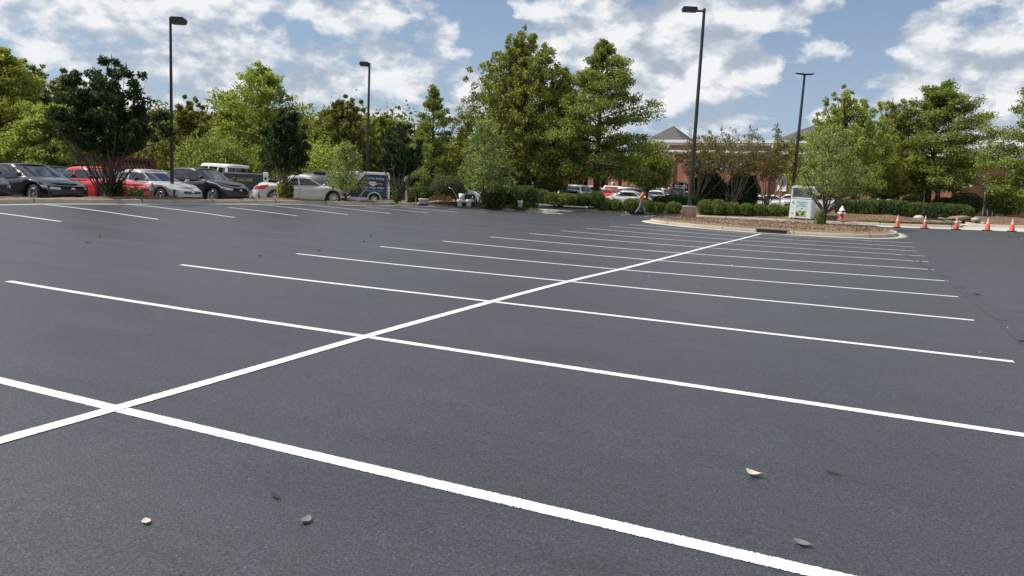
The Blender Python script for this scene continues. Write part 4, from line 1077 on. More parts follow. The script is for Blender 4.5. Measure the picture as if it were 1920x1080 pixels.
def twin_lamp():
    x, y, z = spot(1483, 56, .4); T = thing('street_lamp', 'dark lamp post with two flat heads behind the donation bin', 'street lamp', (x, y, z), .43, 'parking lot lamp posts')
    H = hgt(1483, 140, 56, .4)-z; m = MB(); m.tube([(0, 0, 0), (.03, 0, H*.5), (.08, 0, H)], [.13, .11, .075], 4, smooth=False); m.build('pole', M['pole'], T)
    for s_ in (-1, 1):
        hd = MB(); hd.prism_y([(.08, H-.05), (.08+s_*.15, H-.02), (.08+s_*.62, H+.05), (.08+s_*.64, H+.10), (.08+s_*.2, H+.08), (.08, H+.06)][::s_], -.16, .16); h_ = hd.build('lamp_head', M['pole'], T)
        MB().box((.08+s_*.4, 0, H+.005), (.3, .24, .02), bev=.005).build('lens', M['lens'], h_)
twin_lamp()

# ------------------------------------------------------------------ traffic cones
def cone(label, px, t, mat, hh=.71, lift=.012):
    x, y, z = spot(px, t, lift); T = thing('traffic_cone', label, 'traffic cone', (x, y, z), rs.rand()*1.5, 'orange traffic cones')
    k = hh/.71
    MB().box((0, 0, .02*k), (.36*k, .36*k, .04*k), bev=.012).build('base', M['blacktrim'], T)
    MB().lathe([(.14*k, .04*k), (.135*k, .06*k), (.028*k, .70*k), (.02*k, .71*k), (0, .71*k)], n=20).build('cone_body', M[mat], T)
    m = MB()
    for (z0, z1) in ((.38, .50), (.56, .62)):
        r_ = lambda q: (.135-(q-.06)*(.107/.64)+.003)*k
        m.lathe([(r_(z0), z0*k), (r_(z1), z1*k)], n=20)
    m.build('reflective_collar', M['reflect'], T)
cones = [(1682, 43.2, 'orange', 'orange traffic cone at the tip of the grass verge, leftmost of the right-hand row'), (1733.5, 42.6, 'orange_dull', 'faded red-orange cone below the pale boulder'),
         (1792.5, 42.0, 'orange_dull', 'cone with the brightest white collar, middle of the row of five'), (1851, 41.4, 'orange', 'orange traffic cone, fourth of the row of five'), (1897, 40.9, 'orange', 'orange traffic cone nearest the right edge of the photo')]
for px, t, m_, lab in cones: cone(lab, px, t, m_)
cone('small dirty cone among the equipment on the driveway', 843, 45, 'orange_dull', .6)
cone('small cone leaning close to the wooden crate on the driveway', 851, 46, 'orange_dull', .5)

# ------------------------------------------------------------------ fire hydrant
def hydrant():
    x, y, z = spot(1577, 47.2, .24); T = thing('fire_hydrant', 'red fire hydrant with white bonnet and caps on the grass verge', 'fire hydrant', (x, y, z), -.43)
    k = 1.0
    MB().lathe([(.17, 0), (.17, .04), (.115, .05), (.11, .5), (.15, .52), (.15, .56), (0, .56)], n=22).build('barrel', M['hydrant_red'], T)
    MB().lathe([(.175, .56), (.175, .59), (.15, .60), (.135, .66), (.09, .74), (.045, .79), (.03, .86), (0, .87)], n=22).build('bonnet', M['white'], T)
    for a_, r_, l_ in ((0, .06, .22), (PI, .06, .22), (-PI/2, .09, .2)):
        m = MB(); d = np.array([math.cos(a_), math.sin(a_), 0])
        m.cyl(d*.08+[0, 0, .42], d*l_+[0, 0, .42], r_, n=14); m.cyl(d*l_+[0, 0, .42], d*(l_+.04)+[0, 0, .42], r_*.45, n=6); m.build('nozzle_cap', M['white'], T)
hydrant()

# ------------------------------------------------------------------ donation bin
def bin_():
    x, y, z = spot(1503, 48.6, .14); zb_ = z; tag(MB().box((x, y, z-.1), (1.7, 1.5, .2), -.1).build('concrete_pad', M['kerb']), kind='structure')
    T = thing('donation_bin', 'white metal clothing donation bin with a blue and green poster', 'donation bin', (x, y, z), -.02)
    T.rotation_euler = (0.03, 0.02, -.12)
    W2, D2, H2 = .66, .6, 2.0
    m = MB(); m.box((-.4, 0, .05), (.1, 1.1, .1)); m.box((.4, 0, .05), (.1, 1.1, .1)); m.build('skids', M['steel'], T)
    b_ = MB()
    b_.box((0, 0, .72), (2*W2, 2*D2, 1.24), bev=.012)                 # lower body
    b_.box((-W2+.035, 0, 1.66), (.07, 2*D2, .64)); b_.box((W2-.035, 0, 1.66), (.07, 2*D2, .64))
    b_.box((0, .25, 1.66), (2*W2-.14, .7, .64))
    b_.build('body', M['white'], T)
    MB().prism_y([(-W2-.03, 1.98), (W2+.03, 1.98), (W2+.03, 2.03), (W2-.1, 2.10), (-W2+.1, 2.10), (-W2-.03, 2.03)], -D2-.06, D2+.02).build('lid', M['white'], T)
    ch = MB(); ch.add([(-W2+.07, -.1, 1.93), (W2-.07, -.1, 1.93), (W2-.07, -.1, 1.62), (-W2+.07, -.1, 1.62), (-W2+.07, -D2+.03, 1.345), (W2-.07, -D2+.03, 1.345)], [(3, 2, 1, 0), (4, 5, 2, 3)])
    ch.build('chute', simple('galvanised chute', (.40, .42, .44), .4, .3), T)
    MB().box((0, -D2-.012, 1.35), (2*W2-.05, .03, .05), bev=.01).build('chute_lip', M['white'], T)
    d = MB().box((0, -D2-.010, .70), (2*W2-.12, .02, 1.12), bev=.006).build('door', M['white'], T)
    for zz in (1.10, .42): MB().box((-W2+.16, -D2-.035, zz), (.10, .03, .09), bev=.01).build('hinge', M['steel'], d)
    MB().box((W2-.07, -D2-.03, 1.08), (.05, .03, .06), bev=.01).build('lock', M['steel'], d)
    P_ = MB().box((.03, -D2-.0235, .70), (.66, .006, .98)).build('poster', simple('pale poster paper', (.66, .76, .76), .5, var=.1, vs=5), T)
    R3 = (PI/2, 0, 0); F_ = -D2-.028
    text('Airtextile', .145, M['blue'], P_, (.0, F_, 1.10), R3, 'poster_title', .001, .2, sx=.95, bold=.003)
    gm = simple('green print', (.22, .34, .10), .6)
    text('Clothing', .10, gm, P_, (.03, F_, .97), R3, 'poster_text', .001, bold=.003)
    text('Shoes & Toys', .10, gm, P_, (.03, F_, .875), R3, 'poster_text', .001, bold=.003)
    MB().lathe([(0, 0), (.075, 0), (.075, .003), (0, .003)], (.05, F_-.002, .74), n=16, axis='y').build('poster_emblem', simple('pale blue print', (.38, .55, .68), .5), P_)
    ph = MB().box((.03, F_, .40), (.60, .004, .34)).build('poster_picture', mulch_mat('printed picture', (.05, .05, .03), (.55, .6, .12), (.75, .8, .6), 9), P_)
    MB().box((-.14, F_-.004, .35), (.22, .004, .2)).build('poster_picture', simple('dark print', (.06, .055, .04), .6, var=.5, vs=12), P_)
    MB().box((-.02, F_-.007, .40), (.12, .004, .22)).build('poster_picture', M['yellow'], P_)
bin_()

# ------------------------------------------------------------------ cargo trailer and work gear
def trailer():
    x, y, z = spot(692, 46.5, .0); T = thing('cargo_trailer', 'black cargo trailer with white frame and blue striping advert, single wheel in view', 'trailer', (x, y, z), .62)
    L_, Wt, z0, z1 = 2.36, 1.5, .30, 1.80
    MB().box((0, 0, (z0+z1)/2+.02), (L_-.06, Wt-.05, z1-z0-.08), bev=.03).build('box_body', M['graphic'], T)
    f = MB(); y0 = -Wt/2
    f.box((0, y0, z1-.02), (L_, .06, .15), bev=.02); f.box((-L_/2+.05, y0, (z0+z1)/2), (.13, .06, z1-z0), bev=.01); f.box((L_/2-.04, y0, (z0+z1)/2), (.11, .06, z1-z0), bev=.01)
    f.box((0, -y0, z1-.02), (L_, .06, .10), bev=.02); f.box((-L_/2, 0, z1-.02), (.06, Wt, .10), bev=.02); f.box((L_/2, 0, z1-.02), (.06, Wt, .10), bev=.02)
    f.box((0, 0, z1+.02), (L_-.1, Wt-.1, .05), bev=.02)
    f.build('frame', M['white'], T)
    k = MB(); k.box((-.25, y0-.01, z0-.03), (L_-.45, .05, .16)); k.box((-L_/2-.5, 0, z0), (1.1, .08, .09)); k.box((-L_/2-.9, 0, .2), (.06, .06, .4)); k.build('skirt', M['white'], T)
    g = MB(); yy = y0-.006
    def band(p, q, w): 
        p, q = np.array(p, float), np.array(q, float); d = (q-p)/np.linalg.norm(q-p); n_ = np.array([-d[1], d[0]])*w/2
        return [(a_[0], yy-.004, a_[1]) for a_ in (p-n_, q-n_, q+n_, p+n_)]
    gy = MB().add(band((-1.05, .52), (-.45, 1.12), .035), [(0, 1, 2, 3)]); gy.build('yellow_stripe', M['yellow'], T)
    gw = MB(); gw.add(band((-.58, .38), (-.22, .92), .025), [(0, 1, 2, 3)]); gw.add(band((-.50, .38), (-.15, .90), .025), [(0, 1, 2, 3)])
    for q in range(8): gw.add(band((1.0, .62+q*.16-.1), (1.14, .52+q*.16-.1), .028), [(0, 1, 2, 3)])
    gw.add(band((-1.12, .95), (-.80, 1.12), .10), [(0, 1, 2, 3)])
    gw.add([(-.02, yy-.004, 1.30), (.40, yy-.004, 1.30), (.36, yy-.004, 1.22), (.55, yy-.004, 1.20), (.20, yy-.004, 1.02), (-.12, yy-.004, 1.20), (.03, yy-.004, 1.22)], [(0, 6, 5, 4, 3, 2, 1)])
    gw.add([(-1.12, yy-.004, 1.74), (-.25, yy-.004, 1.74), (-.55, yy-.004, 1.35), (-.80, yy-.004, 1.12), (-1.12, yy-.004, .95)], [(0, 4, 3, 2, 1)])
    gw.build('white_graphic', M['white'], T)
    gc = MB().add(band((-.45, 1.22), (.78, 1.18), .05), [(0, 1, 2, 3)]); gc.build('cream_stripe', simple('cream print', (.55, .5, .36), .5), T)
    R3 = (PI/2, 0, 0)
    text('Carolina Striping', .20, simple('pale blue lettering', (.30, .55, .82), .4), T, (.30, yy-.006, 1.49), R3, 'lettering', .002, .2, sx=.80, bold=.006)
    text('PAVING  SEALING  STRIPING', .105, M['white'], T, (.22, yy-.006, .93), R3, 'lettering', .002, bold=.004, sx=.95)
    text('704-559-6958', .17, M['blue'], T, (.28, yy-.006, .76), R3, 'lettering', .002, bold=.004)
    fn = MB(); n_ = 12; pr = []
    for i in range(n_+1):
        t = PI*i/n_; pr.append((.42*math.cos(t), .42*math.sin(t)))
    V = []; 
    for (px_, pz_) in pr: V += [(.30+px_, y0-.28, .28+pz_), (.30+px_, y0+.02, .28+pz_)]
    fn.add(V, [(2*i, 2*i+1, 2*i+3, 2*i+2) for i in range(n_)], True)
    fn.add([(.30, y0-.28, .28)]+[(.30+px_*1.0, y0-.28, .28+pz_) for px_, pz_ in pr]+[(.30+px_*.86, y0-.281, .28+pz_*.86) for px_, pz_ in pr], [(1+i, 2+i, 2+n_+1+i, 1+n_+1+i) for i in range(n_)])
    fn.build('mudguard', M['white'], T)
    if 'five' not in WH: WH['five'] = wheel_mesh('five')
    for s_ in (-1, 1):
        w = link('wheel', WH['five'][0], None, T); w.location = (.30, s_*(Wt/2+.13), .28); w.scale = (.85, .8, .85); w.rotation_euler = (0, 0, 0 if s_ > 0 else PI); link('rim', WH['five'][1], None, w)
trailer()
def bucket(label, px, t, lift, h=.37, r=.15, tilt=0.0, mat='white_plastic'):
    x, y, z = spot(px, t, lift); T = thing('bucket', label, 'bucket', (x, y, z), 0, 'white plastic buckets')
    T.rotation_euler = (0, tilt, .3)
    MB().lathe([(0, .005), (r*.84, 0), (r*.97, h*.72), (r*1.06, h*.73), (r*1.06, h*.78), (r, h*.79), (r*1.02, h*.9), (r*1.09, h*.92), (r*1.09, h), (r*.97, h), (r*.93, h*.9), (r*.8, .03), (0, .03)], n=24).build('pail', M[mat], T)
    m = MB(); m.tube([(r*1.08*math.cos(a_), 0.02+r*1.08*math.sin(a_)*.35, h*.85-abs(math.sin(a_))*.14) for a_ in np.linspace(0, PI, 9)], [.004]*9, 4); m.build('handle', M['steel'], T)
bucket('lone white bucket standing on the kerb in front of the largest clipped shrub', 975, 43.8, .26)
bucket('white bucket with red rim left of the white line-striping machine', 862, 42.2, .12)
bucket('open white bucket at the right of the white line-striping machine', 879, 42, .15)
bucket('white bucket tipped over beside the trailer wheel', 710, 43.5, .02, tilt=1.45)
def tub():
    x, y, z = spot(794, 41, .05); T = thing('plastic_tub', 'wide white tub standing on a dark blue tray on the driveway', 'tub', (x, y, z), .4)
    MB().box((0, 0, .05), (.5, .4, .1), bev=.02).build('tray', simple('navy plastic', (.02, .03, .10), .5), T)
    MB().lathe([(0, .1), (.24, .1), (.27, .33), (.29, .33), (.29, .37), (0, .37)], n=22).build('tub_body', M['white_plastic'], T)
tub()
def striper():
    x, y, z = spot(872, 43.4, .1); T = thing('line_striping_machine', 'white and black walk-behind line striping machine on the driveway end', 'machine', (x, y, z), .5)
    m = MB(); m.box((0, 0, .32), (1.0, .10, .07)); m.box((0, .25, .32), (1.0, .06, .05)); m.box((.42, .12, .32), (.06, .4, .05)); m.build('chassis', M['white'], T)
    MB().box((.15, .12, .55), (.36, .32, .34), bev=.05).build('engine', M['blacktrim'], T)
    MB().lathe([(0, 0), (.16, 0), (.18, .36), (0, .36)], (-.2, .1, .36), n=18).build('paint_tank', M['white_plastic'], T)
    h = MB(); h.tube([(-.4, -.05, .35), (-.75, -.05, .95), (-.95, -.05, 1.02)], [.02]*3, 6); h.tube([(-.4, .3, .35), (-.75, .3, .95), (-.95, .3, 1.02)], [.02]*3, 6); h.tube([(-.75, -.05, .95), (-.75, .3, .95)], [.015]*2, 6); h.build('handlebar', M['steel'], T)
    d = MB(); d.tube([(.55, -.1, .3), (.65, -.1, .8), (.9, -.1, .95)], [.018]*3, 6); d.build('guide_arm', M['white'], T)
    for xx, yy in ((.4, -.08), (.4, .33), (-.35, .12)):
        w = MB().lathe([(0, -.05), (.08, -.05), (.15, -.045), (.165, 0), (.15, .045), (.08, .05), (0, .05)], n=20, axis='y').build('wheel', M['tyre'], T); w.location = (xx, yy, .165)
striper()
def crate_(label, px, t, w, h, mat, nm='wooden_crate', cat='crate'):
    x, y, z = spot(px, t, .0); T = thing(nm, label, cat, (x, y, z), .45)
    m = MB()
    for i in range(4): m.box((0, -.22, .06+i*h/4), (w, .025, h/4-.03)); m.box((0, .22, .06+i*h/4), (w, .025, h/4-.03)); m.box((-w/2, 0, .06+i*h/4), (.025, .44, h/4-.03)); m.box((w/2, 0, .06+i*h/4), (.025, .44, h/4-.03))
    m.build('slats', mat, T)
    p = MB()
    for sx in (-1, 1):
        for sy in (-1, 1): p.box((sx*(w/2-.03), sy*.19, h/2), (.05, .05, h))
    p.build('corner_posts', mat, T)
brown = simple('brown weathered wood', (.17, .085, .045), .85, var=.3, vs=6)
crate_('brown wooden crate behind the small cones on the driveway', 822, 44.5, .8, .62, brown)
crate_('dark brown wooden box right of the small cone on the driveway', 836, 44.2, .45, .55, brown)
def sawhorse(label, px, t):
    x, y, z = spot(px, t, .02); T = thing('sawhorse', label, 'sawhorse', (x, y, z), .5, 'wooden sawhorses')
    MB().box((0, 0, .60), (.5, .09, .06)).build('beam', brown, T)
    for sx in (-1, 1):
        for sy in (-1, 1): MB().tube([(sx*.2, 0, .6), (sx*.24, sy*.2, 0)], [.03, .03], 4, smooth=False).build('leg', brown, T)
sawhorse('small wooden sawhorse right of the dark tree by the trailer', 772, 42)
def signpost():
    x, y, z = spot(761, 44, 0); T = thing('sign_post', 'small rectangular sign seen edge-on from behind right of the dark multi-stemmed tree', 'sign', (x, y, z), -.1)
    MB().box((0, 0, 1.05), (.06, .04, 2.1)).build('post', M['steel'], T); MB().box((0, -.03, 1.62), (.30, .01, .55), bev=.004).build('sign_panel', simple('grey sign back', (.42, .42, .46), .5), T)
signpost()
def stop_back():
    x, y, z = spot(1461, 60, .35); T = thing('stop_sign', 'back of an octagonal sign on a grey post before the brick store', 'sign', (x, y, z), -.35)
    MB().box((0, 0, 1.2), (.07, .05, 2.4)).build('post', simple('grey post', (.12, .13, .13), .6), T)
    R_ = .46; pl = [(R_*math.cos(PI/8+i*PI/4), 2.25+R_*math.sin(PI/8+i*PI/4)) for i in range(8)]
    MB().prism_y(pl, .03, .045).build('sign_panel', simple('dull aluminium sign back', (.30, .31, .32), .45, .5), T)
stop_back()

# landscape trailers with dark panels
def lt(label, px, t, w, h, post, mark):
    x, y, z = spot(px, t); T = thing('utility_trailer', label, 'trailer', (x, y, z), .5, 'dark utility trailers')
    z0, z1 = .55, .55+h
    MB().box((0, 0, (z0+z1)/2), (w, .06, h), bev=.01).build('side_panel', M['graphic'], T)
    MB().box((0, .8, z0), (w, 1.6, .10)).build('deck', M['black'], T)
    f = MB(); f.box((0, -.035, z1-.03), (w, .05, .06)); f.box((-w/2+.04, -.035, (z0+z1)/2), (.08, .05, h)); f.build('rail', M['steel'], T)
    p = MB().box((w/2-.12, -.045, (z0+z1)/2+.02), (.27, .08, h+.12), bev=.02).build('lamp_board', M['white'], T)
    for zz in ((z0+z1)/2+.22, (z0+z1)/2-.18): MB().box((w/2-.12, -.09, zz), (.12, .03, .16), bev=.02).build('marker_lamp', M['black'], p)
    if mark == 'y':
        text('LAWNCARE', .22, M['yellow_dull'], T, (-.2, -.05, (z0+z1)/2+.08), (PI/2, 0, 0), 'lettering', .004, bold=.01, sx=1.0)
    else:
        MB().box((-.2, -.045, (z0+z1)/2+.12), (.3, .02, .12)).build('emblem', M['redp'], T)
    for xx in (-.35, .35):
        w_ = link('wheel', WH['five'][0], None, T); w_.location = (xx, -.02, .33); link('rim', WH['five'][1], None, w_); w_.rotation_euler = (0, 0, PI)
lt('dark utility trailer with yellow lettering behind the black crossover', 460, 43, 2.5, .95, 1, 'y')
lt('dark utility trailer with a small red mark behind the tail of the champagne sedan', 504, 47, 1.9, .62, 1, 'r')
# grey tank machine
def tank():
    x, y, z = spot(596, 45); T = thing('tank_trailer', 'round grey sealcoat tank on a trailer behind the champagne sedan', 'tank trailer', (x, y, z), .55)
    m = MB(); pr = [(0, -1.1), (.45, -1.1), (.56, -1.0), (.58, 0), (.56, 1.0), (.45, 1.1), (0, 1.1)]
    V = []; n_ = 28
    for r_, h_ in pr:
        for k in range(n_): t = 2*PI*k/n_; V.append((h_, r_*math.cos(t), 1.05+r_*math.sin(t)))
    m.add(V, [[i*n_+k, (i+1)*n_+k, (i+1)*n_+(k+1) % n_, i*n_+(k+1) % n_] for i in range(len(pr)-1) for k in range(n_)], True); m.build('tank', M['grey_tank'], T)
    MB().box((.1, 0, 1.68), (.7, .5, .12), bev=.02).build('hatch', M['black'], T)
    MB().box((0, 0, .42), (2.8, 1.1, .12)).build('chassis', M['black'], T)
    q = MB(); q.box((1.45, 0, 1.0), (.5, .8, 1.0), bev=.05); q.tube([(1.2, -.3, 1.6), (1.9, -.3, 1.6), (1.9, -.3, .5)], [.03]*3, 6); q.build('pump', M['blacktrim'], T)
    MB().box((1.95, -.35, 1.0), (.35, .3, .45), bev=.05).build('fuel_can', M['redp'], T)
    MB().box((1.7, 0, 1.72), (1.3, .9, .10), bev=.02).build('canopy', M['white'], T)
    for xx in (-.5, .3):
        w_ = link('wheel', WH['five'][0], None, T); w_.location = (xx, -.55, .33); link('rim', WH['five'][1], None, w_); w_.rotation_euler = (0, 0, PI)
tank()

# ------------------------------------------------------------------ boulders, litter
def rock(name, label, cat, x, y, z, s, mat, seed, group):
    R = np.random.RandomState(seed); V = []; nu, nw = 14, 8
    ph_ = R.randn(6, 3)
    for i in range(nw):
        ph = PI*i/(nw-1)
        for j in range(nu):
            th = 2*PI*j/nu; q = np.array([math.sin(ph)*math.cos(th), math.sin(ph)*math.sin(th), math.cos(ph)])
            k = 1.0
            for d in ph_: k = min(k, .8/max(.05, abs(q@d)/np.linalg.norm(d))) if R.rand() < 2 else k
            V.append(q*k*np.array(s))
    Fc = [(i*nu+j, i*nu+(j+1) % nu, (i+1)*nu+(j+1) % nu, (i+1)*nu+j) for i in range(nw-1) for j in range(nu)]
    o = link(name, np_mesh(name, np.array(V), Fc), mat); o.location = (x, y, z); o.rotation_euler = (.1, .1, R.rand()*3); tag(o, label, cat, group)
for i, (px, t, s, m_, lab) in enumerate([(1722, 48.5, (.36, .3, .27), 'stone', 'pale square boulder between the first two cones of the row'), (1766, 49.2, (.32, .25, .12), 'stone_dark', 'low flat boulder left of the middle cone'),
                            (1799, 51, (.8, .5, .2), 'stone_dark', 'long brown boulder under the hedge end'), (1829, 48.8, (.5, .3, .17), 'stone', 'low pale boulder left of the fourth cone'), (1843, 47.6, (.16, .12, .1), 'stone', 'small pale stone on the kerb near the fourth cone')]):
    x, y, z = spot(px, t, .36 if i < 4 else .2); rock('boulder', lab, 'rock', x, y, z, s, M[m_], 400+i, 'boulders in the right bed')
x, y, z = spot(29, 24.2, .2)
rock('stone', 'small pale stone lying on the left kerb by the black sedan', 'rock', x, y, z-.02, (.07, .06, .05), M['white_plastic'], 420, None) if False else None

def leaf(label, px, py, mat, L_, rot, curl=.3, group='dead leaves on the asphalt', wd=.34):
    # point on the asphalt hit by that line of sight
    for t in np.arange(1, 60, .01):
        P = ray(px, py, t)
        if P[2] <= G(P[0], P[1]): break
    n_ = 9; V = []; Fc = []
    for i in range(n_):
        u = i/(n_-1); w = L_*wd*math.sin(PI*min(1, u*.96+.02))**.8; zz = curl*L_*(2*u-1)**2*.6
        V += [(L_*(u-.5), -w, zz+curl*w*.9), (L_*(u-.5), 0, zz), (L_*(u-.5), w, zz+curl*w*.9)]
    for i in range(n_-1):
        for j in (0, 1): a_ = i*3+j; Fc.append((a_, a_+3, a_+4, a_+1))
    V = np.array(V)
    T = thing('dead_leaf', label, 'leaf', (P[0], P[1], G(P[0], P[1])+.008), rot, group)
    link('blade', np_mesh('blade', V, Fc, True), M[mat], T)
    MB().tube([(-L_*.5, 0, curl*L_*.6), (-L_*.72, .01, curl*L_*.9)], [.0016, .0011], 5).build('stalk', M[mat], T)
leaf('pale beige curled leaf in the right foreground', 1412, 893, 'leaf_dry', .095, 2.75, .42)
leaf('small pale leaf at the lower left', 274, 982, 'leaf_dry', .058, 2.6, .18)
leaf('dark upright leaf at the bottom left of centre', 573, 981, 'leaf_grey_dead', .07, 1.7, .30)
leaf('dark flat leaf above the upright dark one', 516, 933, 'leaf_black', .085, 2.7, .06, wd=.16)
leaf('thin dark leaf right of the beige curled leaf', 1563, 889, 'leaf_black', .12, 2.9, .08, wd=.09)
leaf('grey shrivelled leaf near the bottom right', 1504, 1022, 'leaf_grey_dead', .08, 2.8, .2)
leaf('dark leaf at the far right where the patch seam ends', 1832, 553, 'leaf_black', .14, .4, .25)
leaf('dark leaf on the right edge of the lot', 1917, 641, 'leaf_black', .10, .2, .2)
for i, (px, py) in enumerate([(598, 471), (489, 481), (683, 454), (695, 443), (165, 456), (187, 444), (794, 420), (1065, 430)]):
    leaf(['dark crumb above the third stall line end', 'small dark speck in the lane left of the third line', 'dark speck in the lane above the fourth line', 'tiny dark speck farther up the lane', 'dark speck in the left lane', 'smaller dark speck in the left lane', 'tiny speck in the far lane', 'tiny speck left of the far lines'][i], px, py, 'leaf_black', .10, i*1.1, .35, 'specks of debris')
for i, (px, py, s) in enumerate([(1373, 499, .045), (1217, 518, .025), (1308, 538, .02), (1388, 517, .02), (1620, 521, .02), (1488, 490, .03), (1082, 408, .05), (1150, 407, .05), (1889, 615, .02), (1849, 578, .018), (1837, 661, .015), (1518, 443, .06), (1916, 448, .05), (1548, 558, .015), (891, 673, .0)]):
    if s == 0: continue
    for t in np.arange(1, 60, .02):
        P = ray(px, py, t)
        if P[2] <= G(P[0], P[1]): break
    LBL = ['white pebble on the seventh stall line', 'white pebble above the centre line', 'white crumb between the long lines, right of centre', 'white crumb near the pebble line', 'white crumb in the right stalls', 'white crumb on the far stalls', 'white scrap in the far lane, left of two', 'white scrap in the far lane, right of two', 'white crumb near the patch seam', 'white crumb above the patch seam', 'white crumb below the patch seam', 'pale scrap below the island kerb', 'white scrap at the right edge', 'white crumb above the third line']
    rock('pebble', LBL[i], 'pebble', P[0], P[1], P[2]+s*.3, (s*.42, s*.36, s*.25), M['white_plastic'], 500+i, 'white pebbles and scraps on the asphalt')

# ------------------------------------------------------------------ walking person
def skinned(name, verts, edges, radii, mat, parent, sub=2, root=0):
    me = bpy.data.meshes.new(name); me.from_pydata([tuple(v) for v in verts], edges, []); o = bpy.data.objects.new(name, me); COL.objects.link(o)
    sk = o.modifiers.new('skin', 'SKIN'); ss = o.modifiers.new('sub', 'SUBSURF'); ss.levels = sub; ss.render_levels = sub
    for i, r in enumerate(radii):
        r = (r, r) if isinstance(r, (int, float)) else r
        me.skin_vertices[0].data[i].radius = r
        me.skin_vertices[0].data[i].use_root = (i == root)
    dg = bpy.context.evaluated_depsgraph_get(); dg.update(); m2 = bpy.data.meshes.new_from_object(o.evaluated_get(dg)); bpy.data.objects.remove(o)
    m2.materials.clear(); m2.polygons.foreach_set('use_smooth', np.ones(len(m2.polygons), bool)); return link(name, m2, mat, parent)
def person():
    x, y, z = spot(1201, 50.2, .01)
    T = thing('person', 'person in an orange t-shirt and grey-blue jeans striding across the asphalt', 'person', (x, y, z), .42)
    # local: +x = walking direction (right in the photo), y = left side of the body, z up
    hip = (0, 0, .92)
    Vv = [hip, (.01, 0, 1.10), (.03, 0, 1.28), (.05, 0, 1.42), (.07, 0, 1.50), (.10, 0, 1.57), (.125, 0, 1.66), (.12, 0, 1.74)]
    Rr = [(.13, .10), (.125, .095), (.15, .10), (.13, .085), .052, .062, .095, .07]
    Ee = [(i, i+1) for i in range(7)]
    def chain(par, pts, rr):
        last = par
        for p, r in zip(pts, rr):
            Vv.append(p); Rr.append(r); Ee.append((last, len(Vv)-1)); last = len(Vv)-1
        return last
    # legs: left leg forward (heel strike), right leg behind pushing off
    chain(0, [(.03, .10, .84), (.20, .10, .48), (.33, .10, .12), (.34, .10, .07)], [.085, .058, .042, .04])
    chain(0, [(-.02, -.10, .84), (-.12, -.10, .47), (-.36, -.10, .13), (-.38, -.10, .08)], [.085, .058, .042, .04])
    # arms
    l = chain(3, [(.05, .17, 1.40), (-.04, .23, 1.13), (.05, .25, .90), (.06, .25, .86)], [.052, .042, .030, .030])
    r = chain(3, [(.05, -.17, 1.40), (-.09, -.22, 1.15), (-.17, -.23, .92), (-.18, -.23, .88)], [.052, .042, .030, .030])
    for w, hx, hy in ((l, .07, .25), (r, -.19, -.23)):
        p = chain(w, [(hx, hy, .81)], [(.036, .02)])
        for k, (dx, ln) in enumerate(((-.030, .065), (-.010, .082), (.010, .078), (.030, .060))):
            chain(p, [(hx+dx, hy, .785), (hx+dx+.004, hy-.004, .785-ln*.55), (hx+dx+.014, hy-.010, .785-ln)], [.0095, .0088, .0075])
        chain(w, [(hx+.035, hy-.01, .825), (hx+.052, hy-.014, .79)], [.010, .009])
    # face: nose, chin, ears
    chain(6, [(.205, 0, 1.655)], [.018]); chain(6, [(.175, 0, 1.595)], [.032])
    skinned('body', Vv, Ee, Rr, M['skin'], T)
    hd = MB()
    for s_ in (-1, 1): hd.lathe([(0, -.006), (.012, 0), (0, .012)], (.195, s_*.032, 1.672), 8)
    hd.build('eyes', M['white'], T)
    m = MB(); m.box((.200, 0, 1.612), (.012, .045, .010), bev=.004); m.build('mouth', M['hydrant_red'], T)
    for s_ in (-1, 1): MB().lathe([(0, -.03), (.014, -.02), (.018, 0), (.014, .02), (0, .03)], (.11, s_*.088, 1.655), 8).build('ear', M['skin'], T)
    R = np.random.RandomState(9); V = []; Fc = []; nu, nw = 22, 12
    for i in range(nw):
        ph = PI*.62*i/(nw-1)
        for j in range(nu):
            th = 2*PI*j/nu; q = np.array([math.sin(ph)*math.cos(th), math.sin(ph)*math.sin(th), math.cos(ph)])
            back = .5-.5*math.cos(th-PI)  # 0 at the back, 1 in front
            V.append(q*np.array([.118, .098, .112])*(1+.03*R.randn())+np.array([.100, 0, 1.70+.05*back*math.sin(ph)]))
    for i in range(nw-1):
        for j in range(nu): Fc.append((i*nu+j, i*nu+(j+1) % nu, (i+1)*nu+(j+1) % nu, (i+1)*nu+j))
    link('hair', np_mesh('hair', np.array(V), Fc, True), M['hair'], T)
    # shirt: loose tube over the torso with sleeves
    sv = [(0, 0, .84), (.01, 0, 1.06), (.03, 0, 1.28), (.05, 0, 1.42), (.062, 0, 1.475)]; se = [(0, 1), (1, 2), (2, 3), (3, 4)]; sr = [(.165, .135), (.158, .125), (.178, .125), (.155, .105), (.072, .072)]
    for s_, ex in ((1, -.015), (-1, -.055)):
        b0 = len(sv); sv += [(.05, s_*.185, 1.40), (ex+.02, s_*.225, 1.22)]; se += [(3, b0), (b0, b0+1)]; sr += [.086, .078]
    skinned('t_shirt', sv, se, sr, M['shirt'], T)
    jv = [(0, 0, .98), (0, 0, .90), (.03, .10, .82), (.20, .10, .48), (.325, .10, .15), (-.02, -.10, .82), (-.12, -.10, .47), (-.35, -.10, .16)]
    skinned('jeans', jv, [(0, 1), (1, 2), (2, 3), (3, 4), (1, 5), (5, 6), (6, 7)], [(.14, .115), (.14, .115), .105, .078, .066, .105, .078, .066], M['jeans'], T)
